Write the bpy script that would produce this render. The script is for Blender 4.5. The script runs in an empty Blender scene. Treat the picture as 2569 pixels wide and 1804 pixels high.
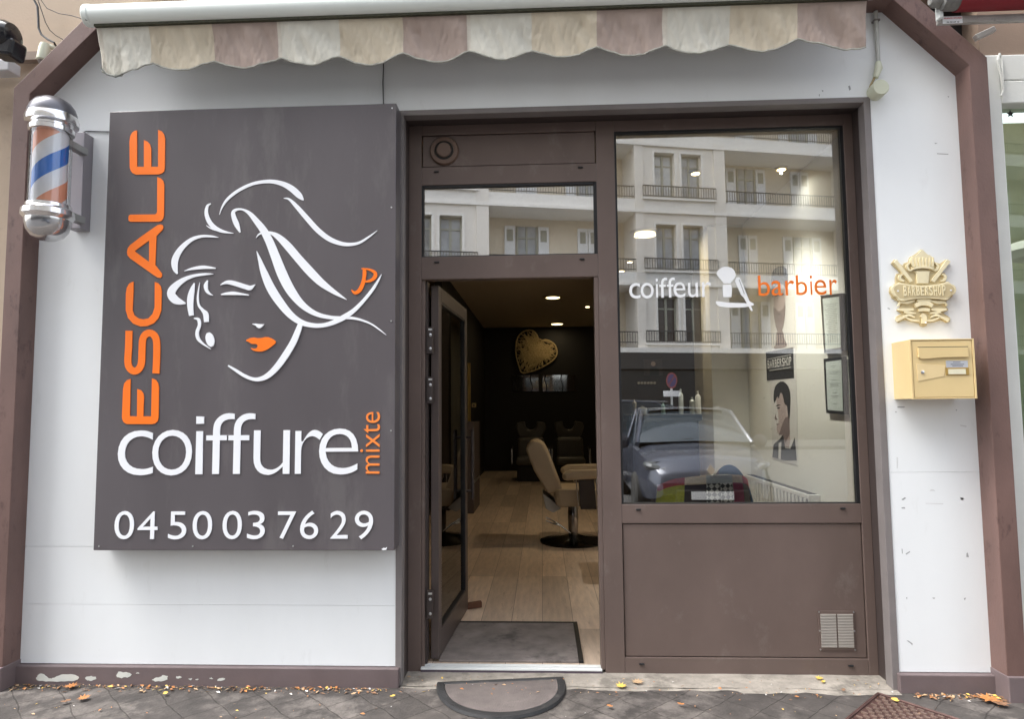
import bpy, bmesh, math, random
from mathutils import Vector, Matrix, noise as mnoise
from math import radians as rad, sin, cos, pi, tan
random.seed(7)
S = bpy.context.scene
COL = S.collection
# ------------------------------------------------------------------ camera
def cam_axes(p, y, r):
    f0 = Vector((sin(y)*cos(p), cos(y)*cos(p), sin(p))); r0 = Vector((cos(y), -sin(y), 0)); u0 = r0.cross(f0)
    return cos(r)*r0+sin(r)*u0, -sin(r)*r0+cos(r)*u0, f0
AX = cam_axes(rad(4.3014), rad(-2.5755), rad(-.5055)); FP = 1669.05; EYE = Vector((0, -3.3, 1.43))
cd = bpy.data.cameras.new('camera'); cam = bpy.data.objects.new('camera', cd); COL.objects.link(cam)
m = Matrix((AX[0], AX[1], -AX[2])).transposed().to_4x4(); m.translation = EYE; cam.matrix_world = m
cd.sensor_width = 36; cd.lens = FP/2569*36; cd.clip_start = .02; cd.clip_end = 400; S.camera = cam
def P(px, py, y=None, z=None, x=None):
    """a measured point of the survey photograph -> the point of the place on a known plane"""
    d = AX[0]*((px-1284.5)/FP) - AX[1]*((py-902)/FP) + AX[2]
    t = (y-EYE.y)/d.y if y is not None else (z-EYE.z)/d.z if z is not None else (x-EYE.x)/d.x
    return EYE+d*t
# ------------------------------------------------------------------ materials
def setin(n, k, v):
    if k in n.inputs: n.inputs[k].default_value = v
def mat(name, c, rough=.55, metal=0, var=.12, scale=9, bump=.0, bscale=120, spec=.5, emit=None, es=0, stretch=(1, 1, 1), dirt=None, dscale=3, dth=.6, coat=0, damt=.6):
    M = bpy.data.materials.new(name); M.use_nodes = True; nt = M.node_tree; N = nt.nodes; L = nt.links
    b = N['Principled BSDF']; b.inputs['Roughness'].default_value = rough; b.inputs['Metallic'].default_value = metal
    setin(b, 'Specular IOR Level', spec); setin(b, 'Coat Weight', coat)
    tc = N.new('ShaderNodeTexCoord'); mp = N.new('ShaderNodeMapping'); mp.inputs['Scale'].default_value = stretch
    L.new(tc.outputs['Object'], mp.inputs['Vector'])
    nz = N.new('ShaderNodeTexNoise'); nz.inputs['Scale'].default_value = scale; nz.inputs['Detail'].default_value = 6; nz.inputs['Roughness'].default_value = .6
    L.new(mp.outputs[0], nz.inputs['Vector'])
    mr = N.new('ShaderNodeMapRange'); mr.inputs['From Min'].default_value = .25; mr.inputs['From Max'].default_value = .75
    mr.inputs['To Min'].default_value = 1-var; mr.inputs['To Max'].default_value = 1+var; L.new(nz.outputs['Fac'], mr.inputs['Value'])
    vm = N.new('ShaderNodeVectorMath'); vm.operation = 'SCALE'; vm.inputs[0].default_value = c[:3]; L.new(mr.outputs[0], vm.inputs['Scale'])
    out = vm.outputs[0]
    if dirt:
        n2 = N.new('ShaderNodeTexNoise'); n2.inputs['Scale'].default_value = dscale; n2.inputs['Detail'].default_value = 9; n2.inputs['Roughness'].default_value = .7
        L.new(mp.outputs[0], n2.inputs['Vector'])
        r2 = N.new('ShaderNodeMapRange'); r2.inputs['From Min'].default_value = dth; r2.inputs['From Max'].default_value = dth+.12; r2.inputs['To Max'].default_value = damt
        L.new(n2.outputs['Fac'], r2.inputs['Value'])
        mx = N.new('ShaderNodeMix'); mx.data_type = 'RGBA'; mx.inputs['B'].default_value = (*dirt[:3], 1)
        L.new(r2.outputs[0], mx.inputs['Factor']); L.new(out, mx.inputs['A']); out = mx.outputs['Result']
        for i in mx.inputs:
            if i.name == 'B' and i.type == 'RGBA': i.default_value = (*dirt[:3], 1)
        A = [i for i in mx.inputs if i.name == 'A' and i.type == 'RGBA'][0]; L.new(vm.outputs[0], A)
        out = [o for o in mx.outputs if o.type == 'RGBA'][0]
    L.new(out, b.inputs['Base Color'])
    rr = N.new('ShaderNodeMapRange'); rr.inputs['To Min'].default_value = max(0, rough-.06); rr.inputs['To Max'].default_value = min(1, rough+.08)
    L.new(nz.outputs['Fac'], rr.inputs['Value']); L.new(rr.outputs[0], b.inputs['Roughness'])
    if bump:
        n3 = N.new('ShaderNodeTexNoise'); n3.inputs['Scale'].default_value = bscale; n3.inputs['Detail'].default_value = 4; L.new(mp.outputs[0], n3.inputs['Vector'])
        bp = N.new('ShaderNodeBump'); bp.inputs['Strength'].default_value = bump; bp.inputs['Distance'].default_value = .004
        L.new(n3.outputs['Fac'], bp.inputs['Height']); L.new(bp.outputs[0], b.inputs['Normal'])
    if emit: b.inputs['Emission Color'].default_value = (*emit, 1); b.inputs['Emission Strength'].default_value = es
    return M
def glass(name, refl, tint=(1, 1, 1), gain=1.0, rough=0.0):
    M = bpy.data.materials.new(name); M.use_nodes = True; nt = M.node_tree; N = nt.nodes; L = nt.links; N.remove(N['Principled BSDF'])
    t = N.new('ShaderNodeBsdfTransparent'); t.inputs[0].default_value = (*tint, 1); g = N.new('ShaderNodeBsdfGlossy'); g.inputs['Roughness'].default_value = rough
    fr = N.new('ShaderNodeFresnel'); fr.inputs['IOR'].default_value = 1.5
    ma = N.new('ShaderNodeMath'); ma.operation = 'MULTIPLY_ADD'; ma.inputs[1].default_value = gain; ma.inputs[2].default_value = refl; ma.use_clamp = True
    L.new(fr.outputs[0], ma.inputs[0]); mx = N.new('ShaderNodeMixShader'); L.new(ma.outputs[0], mx.inputs[0]); L.new(t.outputs[0], mx.inputs[1]); L.new(g.outputs[0], mx.inputs[2])
    L.new(mx.outputs[0], N['Material Output'].inputs['Surface']); return M
white = mat('white_cladding_paint', (.83, .855, .86), .5, var=.035, scale=1.4, bump=.14, bscale=260, dirt=(.55, .56, .53), dscale=5, dth=.60, damt=.22, stretch=(1.6, 1, .5))
brown = mat('brown_metal_paint', (.138, .100, .086), .40, var=.12, scale=4, bump=.07, bscale=260, dirt=(.24, .205, .185), dscale=7, dth=.58, damt=.35, stretch=(1, 1, .6))
rust = mat('weathered_brown_paint', (.145, .085, .072), .5, var=.18, scale=4, bump=.25, bscale=70, dirt=(.065, .034, .03), dscale=9, dth=.57, stretch=(1.6, 1.6, .8), damt=.8)
plinthm = mat('plinth_paint', (.15, .115, .115), .5, var=.12, scale=6, bump=.2, bscale=60, dirt=(.30, .27, .25), dscale=14, dth=.68, damt=.6)
trimg = mat('trim_grey_metal', (.20, .18, .175), .45, var=.1, scale=8)
jambm = mat('jamb_dark_paint', (.055, .042, .039), .4, var=.1, scale=5)
black = mat('black_rubber', (.012, .012, .013), .5)
dark = mat('dark_paint', (.010, .009, .008), .6)
alu = mat('brushed_aluminium', (.72, .74, .75), .3, 1, var=.06)
chrome = mat('chrome', (.80, .80, .81), .18, 1, var=.05, scale=30, dirt=(.12, .10, .09), dscale=22, dth=.62)
signm = mat('sign_panel_film', (.100, .089, .095), .34, var=.09, scale=1.6, bump=.03, bscale=400, dirt=(.19, .18, .175), dscale=2.6, dth=.54, damt=.28, stretch=(2.2, 1, .55))
signw = mat('sign_white', (.85, .87, .90), .4, var=.02)
signo = mat('sign_orange', (.96, .19, .008), .4, var=.03)
signp = mat('sign_pale_orange', (.92, .26, .05), .4, var=.03)
glass_m = glass('window_glass', .27, (.97, .99, .97), .7)
glass_d = glass('door_glass', .05, (.95, .97, .94), 1.0)
glass_p = glass('clear_glass', .03, (.99, .99, 1), .9, .04)
mirror = mat('mirror', (.85, .87, .88), .02, 1, var=.01)
cream = mat('interior_cream_paint', (.82, .81, .74), .6, var=.03, scale=2)
concrete = mat('concrete_sill', (.30, .27, .23), .85, var=.3, scale=14, bump=.8, bscale=60, dirt=(.10, .09, .075), dscale=6, dth=.50)
beige = mat('beige_render', (.46, .37, .28), .85, var=.08, scale=3, bump=.25, bscale=90, dirt=(.27, .21, .18), dscale=3, dth=.58)
gold = mat('gold_plastic', (.84, .75, .50), .35, .1, var=.08, scale=20)
gold2 = mat('gold_plate_dark', (.58, .48, .28), .4, .1, var=.08, scale=20)
boxm = mat('mailbox_paint', (.68, .52, .26), .38, var=.03, bump=.04, bscale=300)
# ------------------------------------------------------------------ mesh builder
class MB:
    def __init__(s): s.v = []; s.f = []; s.mi = []; s.cur = 0
    def _add(s, vs, fs):
        o = len(s.v); s.v += [tuple(v) for v in vs]; s.f += [tuple(o+i for i in f) for f in fs]; s.mi += [s.cur]*len(fs); return s
    def box(s, x0, x1, y0, y1, z0, z1):
        return s._add([(x, y, z) for x in (x0, x1) for y in (y0, y1) for z in (z0, z1)],
                      [(0, 1, 3, 2), (4, 6, 7, 5), (0, 4, 5, 1), (2, 3, 7, 6), (0, 2, 6, 4), (1, 5, 7, 3)])
    def obox(s, c, ax, ay, az):
        c, ax, ay, az = map(Vector, (c, ax, ay, az))
        return s._add([c+i*ax+j*ay+k*az for i in (-1, 1) for j in (-1, 1) for k in (-1, 1)],
                      [(0, 1, 3, 2), (4, 6, 7, 5), (0, 4, 5, 1), (2, 3, 7, 6), (0, 2, 6, 4), (1, 5, 7, 3)])
    def prism(s, pts, y0, y1, fn=None):
        """polygon (x,z) between y0 (front) and y1; filled by ear clipping"""
        from mathutils.geometry import tessellate_polygon
        fn = fn or (lambda x, y, z: (x, y, z)); n = len(pts)
        vs = [fn(x, y0, z) for x, z in pts]+[fn(x, y1, z) for x, z in pts]
        tr = tessellate_polygon([[Vector((x, z, 0)) for x, z in pts]])
        fs = [tuple(t) for t in tr]+[tuple(n+i for i in reversed(t)) for t in tr]+[(i, (i+1) % n, n+(i+1) % n, n+i) for i in range(n)]
        return s._add(vs, fs)
    def tube(s, path, r, n=8, caps=True):
        path = [Vector(p) for p in path]; R = r if isinstance(r, (list, tuple)) else [r]*len(path); rings = []; up = None
        for i, p in enumerate(path):
            d = (path[min(i+1, len(path)-1)]-path[max(i-1, 0)]).normalized()
            if up is None: up = d.orthogonal().normalized()
            up = (up-d*up.dot(d)).normalized(); sd = d.cross(up)
            rings.append([p+R[i]*(cos(2*pi*k/n)*up+sin(2*pi*k/n)*sd) for k in range(n)])
        vs = [v for r_ in rings for v in r_]; fs = []
        for i in range(len(path)-1):
            for k in range(n): fs.append((i*n+k, i*n+(k+1) % n, (i+1)*n+(k+1) % n, (i+1)*n+k))
        if caps: fs += [tuple(range(n-1, -1, -1)), tuple((len(path)-1)*n+k for k in range(n))]
        return s._add(vs, fs)
    def lathe(s, prof, c, axis='z', n=32, fn=None):
        vs = []; fs = []
        for r, h in prof:
            for k in range(n):
                a = 2*pi*k/n; u, w = r*cos(a), r*sin(a)
                v = {'z': (u, w, h), 'y': (u, h, w), 'x': (h, u, w)}[axis]
                if fn: v = fn(v)
                vs.append(Vector(c)+Vector(v))
        for i in range(len(prof)-1):
            for k in range(n): fs.append((i*n+k, i*n+(k+1) % n, (i+1)*n+(k+1) % n, (i+1)*n+k))
        fs += [tuple(range(n-1, -1, -1)), tuple((len(prof)-1)*n+k for k in range(n))]
        return s._add(vs, fs)
    def grid(s, fn, nu, nv, mi=None):
        o = len(s.v); s.v += [tuple(fn(i/nu, j/nv)) for i in range(nu+1) for j in range(nv+1)]
        for i in range(nu):
            for j in range(nv):
                s.f.append((o+i*(nv+1)+j, o+(i+1)*(nv+1)+j, o+(i+1)*(nv+1)+j+1, o+i*(nv+1)+j+1)); s.mi.append(mi(i/nu, j/nv) if mi else s.cur)
        return s
    def mesh(s, mesh, fn):
        return s._add([fn(*v.co) for v in mesh.vertices], [tuple(p.vertices) for p in mesh.polygons])
    def ribbon(s, pts, y0, y1, mp, ends=True):
        """pts (px,py,width_px) smoothed; mp maps px,py -> (x,z)"""
        q = catmull(pts); L_ = []; R_ = []
        for i, (x, y, w) in enumerate(q):
            a = q[max(i-1, 0)]; b = q[min(i+1, len(q)-1)]; dx, dy = b[0]-a[0], b[1]-a[1]; l = math.hypot(dx, dy) or 1
            L_.append(mp(x-dy/l*w/2, y+dx/l*w/2)); R_.append(mp(x+dy/l*w/2, y-dx/l*w/2))
        n = len(q); vs = []
        for i in range(n): vs += [(L_[i][0], y0, L_[i][1]), (R_[i][0], y0, R_[i][1]), (R_[i][0], y1, R_[i][1]), (L_[i][0], y1, L_[i][1])]
        fs = []
        for i in range(n-1):
            a = 4*i; b = a+4
            fs += [(a, a+1, b+1, b), (a+1, a+2, b+2, b+1), (a+2, a+3, b+3, b+2), (a+3, a, b, b+3)]
        fs += [(3, 2, 1, 0), (4*n-4, 4*n-3, 4*n-2, 4*n-1)]
        return s._add(vs, fs)
    def build(s, name, mats, parent=None, smooth=False, bev=0, recalc=True):
        me = bpy.data.meshes.new(name); me.from_pydata(s.v, [], s.f)
        mats = mats if isinstance(mats, (list, tuple)) else [mats]
        for m_ in mats: me.materials.append(m_)
        for p, i in zip(me.polygons, s.mi): p.material_index = i
        if recalc:
            b = bmesh.new(); b.from_mesh(me); bmesh.ops.recalc_face_normals(b, faces=b.faces); b.to_mesh(me); b.free()
        o = bpy.data.objects.new(name, me); COL.objects.link(o)
        if smooth:
            for p in me.polygons: p.use_smooth = True
            try: me.set_sharp_from_angle(angle=rad(38))
            except Exception: pass
        if parent is not None:
            o.parent = parent
            q = parent; off = Vector((0, 0, 0))
            while q is not None: off += q.location; q = q.parent
            o.location = -off if not parent.get('_rot') else (0, 0, 0)
        if bev:
            md = o.modifiers.new('bevel', 'BEVEL'); md.width = bev; md.segments = 2; md.limit_method = 'ANGLE'
        return o
def catmull(pts, k=6):
    out = []; n = len(pts)
    for i in range(n-1):
        p0, p1, p2, p3 = pts[max(i-1, 0)], pts[i], pts[i+1], pts[min(i+2, n-1)]
        for j in range(k):
            t = j/k
            out.append(tuple(.5*((2*b)+(-a+c)*t+(2*a-5*b+4*c-d)*t*t+(-a+3*b-3*c+d)*t**3) for a, b, c, d in zip(p0, p1, p2, p3)))
    out.append(tuple(pts[-1])); return out
def chaikin(pts, it=2):
    for _ in range(it):
        q = []
        for i in range(len(pts)):
            a, b = pts[i], pts[(i+1) % len(pts)]
            q += [(a[0]*.75+b[0]*.25, a[1]*.75+b[1]*.25), (a[0]*.25+b[0]*.75, a[1]*.25+b[1]*.75)]
        pts = q
    return pts
def thing(name, label, cat, loc=(0, 0, 0), group=None):
    o = bpy.data.objects.new(name, None); COL.objects.link(o); o.location = loc; o.empty_display_size = .1
    o['label'] = label; o['category'] = cat
    if group: o['group'] = group
    return o
def tag(o, label, cat, group=None):
    o['label'] = label; o['category'] = cat
    if group: o['group'] = group
    return o
def struct(o): o['kind'] = 'structure'; return o
def lab(o, s): o['label'] = s; return o
def text_mesh(body, bold=0, depth=0, space=1.0):
    cu = bpy.data.curves.new('t', 'FONT'); cu.body = body; cu.offset = bold; cu.extrude = depth; cu.space_character = space; cu.resolution_u = 6
    o = bpy.data.objects.new('t', cu); COL.objects.link(o); dg = bpy.context.evaluated_depsgraph_get()
    me = bpy.data.meshes.new_from_object(o.evaluated_get(dg)); bpy.data.objects.remove(o); return me
def put_text(mb, body, x0, x1, z0, z1, y, depth=.003, bold=0, rot=False, space=1.0, fn=None):
    """fit the text into the box; rot = reads upwards"""
    me = text_mesh(body, bold, .5, space); xs = [v.co.x for v in me.vertices]; ys = [v.co.y for v in me.vertices]
    a, b, c, d = min(xs), max(xs), min(ys), max(ys)
    def f(x, yy, zz):
        u, v = (x-a)/(b-a), (yy-c)/(d-c)
        X, Z = (x0+(x1-x0)*(1-v), z0+(z1-z0)*u) if rot else (x0+(x1-x0)*u, z0+(z1-z0)*v)
        Y = y-(zz+.5)*depth
        return fn(X, Y, Z) if fn else (X, Y, Z)
    mb.mesh(me, f); bpy.data.meshes.remove(me); return mb
def mapper(ox, oy, s, y):
    def f(px, py): p = P(ox+px*s, oy+py*s, y=y); return (p.x, p.z)
    return f
# ------------------------------------------------------------------ world and light
W = bpy.data.worlds.new('World'); S.world = W; W.use_nodes = True; wn = W.node_tree
sky = wn.nodes.new('ShaderNodeTexSky'); sky.sky_type = 'NISHITA'; sky.sun_disc = False
SE, SAZ = 60, 268     # elevation and compass bearing (0 = +Y, clockwise)
sky.sun_elevation = rad(SE); sky.sun_rotation = rad(SAZ); sky.air_density = 1; sky.dust_density = 4; sky.ozone_density = .6
hsv = wn.nodes.new('ShaderNodeHueSaturation'); hsv.inputs['Saturation'].default_value = .35   # overcast: the blue is washed out
wn.links.new(sky.outputs[0], hsv.inputs['Color']); wn.links.new(hsv.outputs[0], wn.nodes['Background'].inputs[0]); wn.nodes['Background'].inputs[1].default_value = .15
sl = bpy.data.lights.new('sun', 'SUN'); sun = bpy.data.objects.new('sun', sl); COL.objects.link(sun); sl.energy = 1.5; sl.angle = rad(40); sl.color = (1, .985, .955)
d = Vector((sin(rad(SAZ))*cos(rad(SE)), cos(rad(SAZ))*cos(rad(SE)), sin(rad(SE)))); sun.rotation_euler = d.to_track_quat('Z', 'Y').to_euler()
S.view_settings.view_transform = 'Standard'; S.view_settings.look = 'None'; S.view_settings.exposure = 2.13; S.view_settings.gamma = 1
# =================================================================== GROUND
GZ = .10
def paving_material():
    M = mat('paving_slabs', (.060, .052, .047), .8, var=.45, scale=9, bump=1.0, bscale=45, dirt=(.17, .15, .135), dscale=4.5, dth=.52, damt=.6)
    nt = M.node_tree; N = nt.nodes; L = nt.links; b = N['Principled BSDF']
    tc = N.new('ShaderNodeTexCoord'); mp = N.new('ShaderNodeMapping'); mp.inputs['Rotation'].default_value = (0, 0, rad(45)); L.new(tc.outputs['Object'], mp.inputs['Vector'])
    nz = N.new('ShaderNodeTexNoise'); nz.inputs['Scale'].default_value = 7; L.new(tc.outputs['Object'], nz.inputs['Vector'])
    va = N.new('ShaderNodeVectorMath'); va.operation = 'MULTIPLY_ADD'; L.new(nz.outputs['Color'], va.inputs[0]); va.inputs[1].default_value = (.035, .035, 0); L.new(mp.outputs[0], va.inputs[2])
    br = N.new('ShaderNodeTexBrick'); br.offset = 0; br.inputs['Scale'].default_value = 1; br.inputs['Brick Width'].default_value = .17; br.inputs['Row Height'].default_value = .17
    br.inputs['Mortar Size'].default_value = .0045; br.inputs['Mortar Smooth'].default_value = .8; br.inputs['Color1'].default_value = (.86, .86, .86, 1); br.inputs['Color2'].default_value = (1.15, 1.15, 1.15, 1); br.inputs['Mortar'].default_value = (.50, .48, .46, 1)
    L.new(va.outputs[0], br.inputs['Vector'])
    src = b.inputs['Base Color'].links[0].from_socket; mm = N.new('ShaderNodeVectorMath'); mm.operation = 'MULTIPLY'; L.new(src, mm.inputs[0]); L.new(br.outputs['Color'], mm.inputs[1]); L.new(mm.outputs[0], b.inputs['Base Color'])
    bp = N.new('ShaderNodeBump'); bp.inputs['Strength'].default_value = .5; bp.inputs['Distance'].default_value = .003; bp.invert = True
    L.new(br.outputs['Fac'], bp.inputs['Height']); L.new(b.inputs['Normal'].links[0].from_socket, bp.inputs['Normal']); L.new(bp.outputs[0], b.inputs['Normal'])
    return M
asphalt = mat('asphalt', (.05, .05, .052), .85, var=.2, scale=12, bump=.5)
struct(MB().box(-9, 9, -2.9, .05, -.06, GZ).build('pavement', paving_material()))
struct(MB().box(-9.15, 9.15, -3.05, -2.902, -.06, GZ-.004).build('kerb', concrete))
struct(MB()._add([(-150, -150, -.05), (150, -150, -.05), (150, 60, -.05), (-150, 60, -.05)], [(0, 1, 2, 3)]).build('road', asphalt))
struct(MB().box(-30, 30, -24.6, -20, -.045, .07).build('far_pavement', asphalt))
# =================================================================== SHOP BUILDING
shop = thing('hairdresser_shop', 'hairdresser shop front with white cladding, brown chamfered surround and open brown door', 'shop front', (0, 0, GZ))
XL, XR, ZC, ZT = -2.613, 2.076, 3.07, 3.415
OL, OR, OT = -.725, 1.655, 2.975
wm = MB()
wm.box(XL, -.728, 0, .12, .1915, .4779); wm.box(XL, -.728, 0, .12, .4791, .7617)
wm.prism([(XL, .7635), (-.728, .7635), (-.728, OT), (OR, OT), (OR, 1.1135), (XR, 1.1135), (XR, ZC), (1.735, ZT), (-2.268, ZT), (XL, ZC)], 0, .12)
wm.box(OR, XR, 0, .12, .186, 1.1125)
wm.build('cladding', white, shop)
MB().box(-2.75, -.76, .121, .2, 0, 3.5).box(OR+.03, 2.2, .121, .2, 0, 3.5).box(-.76, OR+.03, .121, .2, OT+.03, 3.5).build('backing_wall', dark, shop)
# surround (arch)
OX = .087
inner = [(XL, .21), (XL, ZC), (-2.268, ZT), (1.735, ZT), (XR, ZC), (XR, .21)]
outer = [(XR+OX, .21), (XR+OX, ZC+.036), (1.771, ZT+OX), (-2.304, ZT+OX), (XL-OX, ZC+.036), (XL-OX, .21)]
MB().prism(inner+outer, -.108, .03).build('surround', rust, shop, bev=.003)
for x0, x1 in ((XL-OX-.012, XL+.004), (XR-.004, XR+OX+.012)):
    MB().box(x0, x1, -.122, .03, 0, .212).build('surround_foot', plinthm, shop, bev=.004)
# skirting boards
MB().box(XL, -.706, -.03, .12, 0, .1885).build('skirting', plinthm, shop, bev=.004)
MB().box(OR-.012, XR, -.03, .12, 0, .183).build('skirting', plinthm, shop, bev=.004)
paintchip = mat('bare_filler', (.62, .63, .58), .8, var=.1)
mpz = mapper(0, 1300, .4791, -.031)
for pts in ([(190, 835), (215, 812), (245, 830), (262, 850), (300, 828), (350, 820), (405, 822), (412, 852), (350, 858), (265, 856), (195, 855)],
            [(448, 838), (470, 825), (515, 842), (480, 855), (452, 852)], [(608, 812), (640, 806), (690, 818), (688, 832), (640, 840), (610, 834)],
            [(795, 845), (830, 838), (845, 826), (882, 828), (870, 855), (800, 857)], [(920, 833), (952, 832), (950, 841), (925, 841)], [(1128, 850), (1165, 837), (1182, 843), (1160, 856)], [(1092, 838), (1112, 838), (1116, 845)],
            [(985, 845), (1005, 843), (1003, 850)], [(1020, 845), (1040, 843), (1038, 850)], [(708, 815), (730, 812), (726, 820)]):
    MB().prism([mpz(p[0]+random.uniform(-4, 4), p[1]+random.uniform(-3, 3)) for p in chaikin(pts, 2)], -.0312, -.029).build('paint_chip', paintchip, shop)
# opening trim + jambs
tr = MB(); tr.box(-.728, -.697, -.004, .06, .1, OT).box(1.622, OR, -.004, .06, .1, OT).box(-.697, 1.622, -.004, .06, OT-.028, OT)
tr.build('opening_trim', trimg, shop, bev=.002)
MB().box(-.728, -.701, .0605, .22, .1, OT).box(1.640, 1.66, .0605, .22, .1, OT).box(-.70, 1.639, .0605, .22, OT-.012, OT).build('reveal', jambm, shop)
# frame profiles, front plane y=.16
FY, FB = .16, .225
DX0, DX1 = -.617, .279           # door opening
PX0, PX1 = .398, 1.592           # window glass
GT, GB = 2.903, .942
fr = MB()
fr.box(-.7005, -.633, FY, FB, .105, OT-.013)                         # left stile
fr.box(.301, PX0, FY, FB, .105, OT-.013)                             # mullion
fr.box(PX1, 1.6395, FY, FB, .105, OT-.013)                           # right stile
fr.box(-.633, .301, FY, FB, 2.909, OT-.013); fr.box(PX0, PX1, FY, FB, GT, OT-.013)   # head
fr.box(-.633, .301, FY+.001, FB, 2.633, 2.733); fr.box(-.633, .301, FY+.001, FB, 2.122, 2.243)
fr.box(PX0, PX1, FY+.001, FB, .846, GB); fr.box(PX0, PX1, FY+.001, FB, .105, .184)
fr.box(-.633, DX0, FY+.012, FB, .12, 2.122).box(DX1, .301, FY+.004, FB, .12, 2.122)
fr.build('window_frame', brown, shop, bev=.0025)
gk = MB()
for a, b, c, dd in ((-.633, .301, 2.243, 2.633), (PX0, PX1, GB, GT)):
    t = .011; gk.box(a, a+t, .166, .19, c, dd).box(b-t*1.5, b, .166, .19, c, dd).box(a+t, b-t, .166, .19, dd-t, dd).box(a+t, b-t, .166, .19, c, c+.005)
gk.build('glazing_gasket', black, shop)
MB().box(-.622, .290, .183, .187, 2.248, 2.622).build('transom_pane', glass('transom_glass', .40, (.97, .99, .97), .7), shop)
MB().box(PX0+.011, PX1-.011, .183, .187, GB+.005, GT-.011).build('shop_window_pane', glass_m, shop)
MB().box(-.627, .296, .168, .2, 2.737, 2.905).build('upper_panel', brown, shop, bev=.002)
MB().box(PX0+.004, PX1-.004, .168, .2, .188, .842).build('lower_panel', brown, shop, bev=.002)
WT = mapper(1520, 300, .29781, .1825)
def wtext(items, m_, lb_):
    t_ = MB()
    for ch, a_, b_, t0, b0 in items:
        x0, z1 = WT(a_, t0); x1, z0 = WT(b_, b0); put_text(t_, ch, x0, x1, z0, z1, .1828, .0006, .0)
    lab(t_.build('window_lettering', m_, shop), lb_)
decal = mat('white_decal', (.95, .96, .96), .5, var=.01); decalo = mat('orange_decal', (1.0, .22, .02), .5, var=.02)
wtext([('c', 195, 292, 1378, 1506), ('o', 292, 404, 1376, 1505), ('i', 418, 442, 1338, 1500), ('f', 448, 520, 1332, 1499), ('f', 512, 584, 1331, 1498), ('e', 568, 672, 1370, 1498), ('u', 690, 778, 1374, 1496), ('r', 808, 890, 1368, 1494)], decal, 'white coiffeur lettering on the window')
wtext([('b', 1280, 1385, 1313, 1485), ('a', 1392, 1490, 1357, 1482), ('r', 1510, 1590, 1355, 1480), ('b', 1598, 1700, 1311, 1478), ('i', 1718, 1742, 1312, 1476), ('e', 1754, 1860, 1350, 1476), ('r', 1882, 1950, 1348, 1474)], decalo, 'orange barbier lettering on the window')
bd = MB()
for q_ in ([(975, 1246), (1000, 1239), (1030, 1240), (1062, 1250), (1085, 1275), (1094, 1310), (1085, 1335), (1055, 1368), (1052, 1380), (990, 1380), (984, 1365), (950, 1330), (932, 1300), (942, 1272)], [(984, 1390), (1056, 1390), (1062, 1430), (1058, 1495), (989, 1495), (984, 1440)],
           [(1092, 1345), (1100, 1332), (1122, 1326), (1135, 1345), (1210, 1530), (1248, 1552), (1244, 1564), (1222, 1570), (1238, 1608), (1226, 1614), (1203, 1578), (1160, 1497), (1140, 1480), (1088, 1362)]):
    bd.prism([WT(*p) for p in q_], .1822, .1828)
bd.prism([WT(*p) for p in chaikin([(922, 1538), (938, 1528), (1050, 1545), (1200, 1546), (1218, 1560), (1205, 1578), (1100, 1585), (1000, 1581), (940, 1568)], 1)], .1818, .1821)
lab(bd.build('shaving_emblem', decal, shop), 'white shaving brush and open razor emblem on the window')
MB().prism([WT(*p) for p in ((1120, 1348), (1124, 1346), (1168, 1468), (1164, 1470))], .1812, .1816).build('razor_slit', mat('decal_grey', (.25, .25, .25), .5), shop)
# drip caps
for px, py, yy in ((1095, 431, .153), (1456, 420, .153), (1096, 658, .153), (1460, 650, .153), (1601.5, 1279, .153), (2114, 1276, .153), (1610, 1667, .152), (2134, 1671, .152)):
    p = P(px, py, y=FY); MB().box(p.x-.013, p.x+.013, yy, FY, p.z-.0045, p.z+.0045).build('drain_cap', black, shop, bev=.003)
# round ventilator
vent = mat('bronze_plastic', (.15, .095, .07), .35, var=.05)
c = P(1114.5, 378, y=.16)
v_ = MB().lathe([(.078, .168), (.078, .158), (.072, .15), (.052, .148), (.05, .158)], (c.x, 0, c.z), 'y', 40).build('round_vent', vent, shop, smooth=True)
MB().lathe([(.05, .165), (.05, .1485), (.049, .1482)], (c.x, 0, c.z), 'y', 40).build('vent_slot', dark, v_)
MB().lathe([(.040, .16), (.040, .143), (.036, .139), (.0, .1385)], (c.x, 0, c.z), 'y', 40).build('vent_knob', vent, v_, smooth=True)
# louvre grille in lower panel
mpg = mapper(1520, 1240, .4569, .166)
gx0, gz1 = mpg(1163, 643); gx1, gz0 = mpg(1372, 860)
g = MB().box(gx0, gx1, .163, .168, gz0, gz1).build('air_grille', brown, shop)
lv = MB(); lvm = mat('grille_slat_grey', (.40, .37, .33), .5, var=.1)
n = 22
for k in range(n):
    z = gz0+.018+(gz1-gz0-.034)*k/(n-1)
    for a, b in ((gx0+.010, (gx0+gx1)/2-.004), ((gx0+gx1)/2+.004, gx1-.010)):
        lv.obox(((a+b)/2, .160, z), ((b-a)/2, 0, 0), (0, .003, -.002), (0, .0006, .0016))
lv.build('louvre', lvm, g)
for x in (gx0+.004, gx1-.004):
    for z in (gz0+.004, (gz0+gz1)/2, gz1-.004): MB().lathe([(.004, .163), (.004, .1605), (0, .160)], (x, 0, z), 'y', 10).build('screw', alu, g)
# threshold
MB().box(DX0-.015, DX1+.004, .152, .30, .103, .118).build('threshold', mat('threshold_dark', (.10, .075, .10), .4), shop)
MB().box(DX0-.015, DX1+.004, .149, .175, .1185, .127).box(DX0-.015, DX1+.004, .186, .215, .1185, .127).build('threshold_strip', mat('satin_aluminium', (.85, .88, .87), .45, .2, var=.05), shop, bev=.001)
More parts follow.
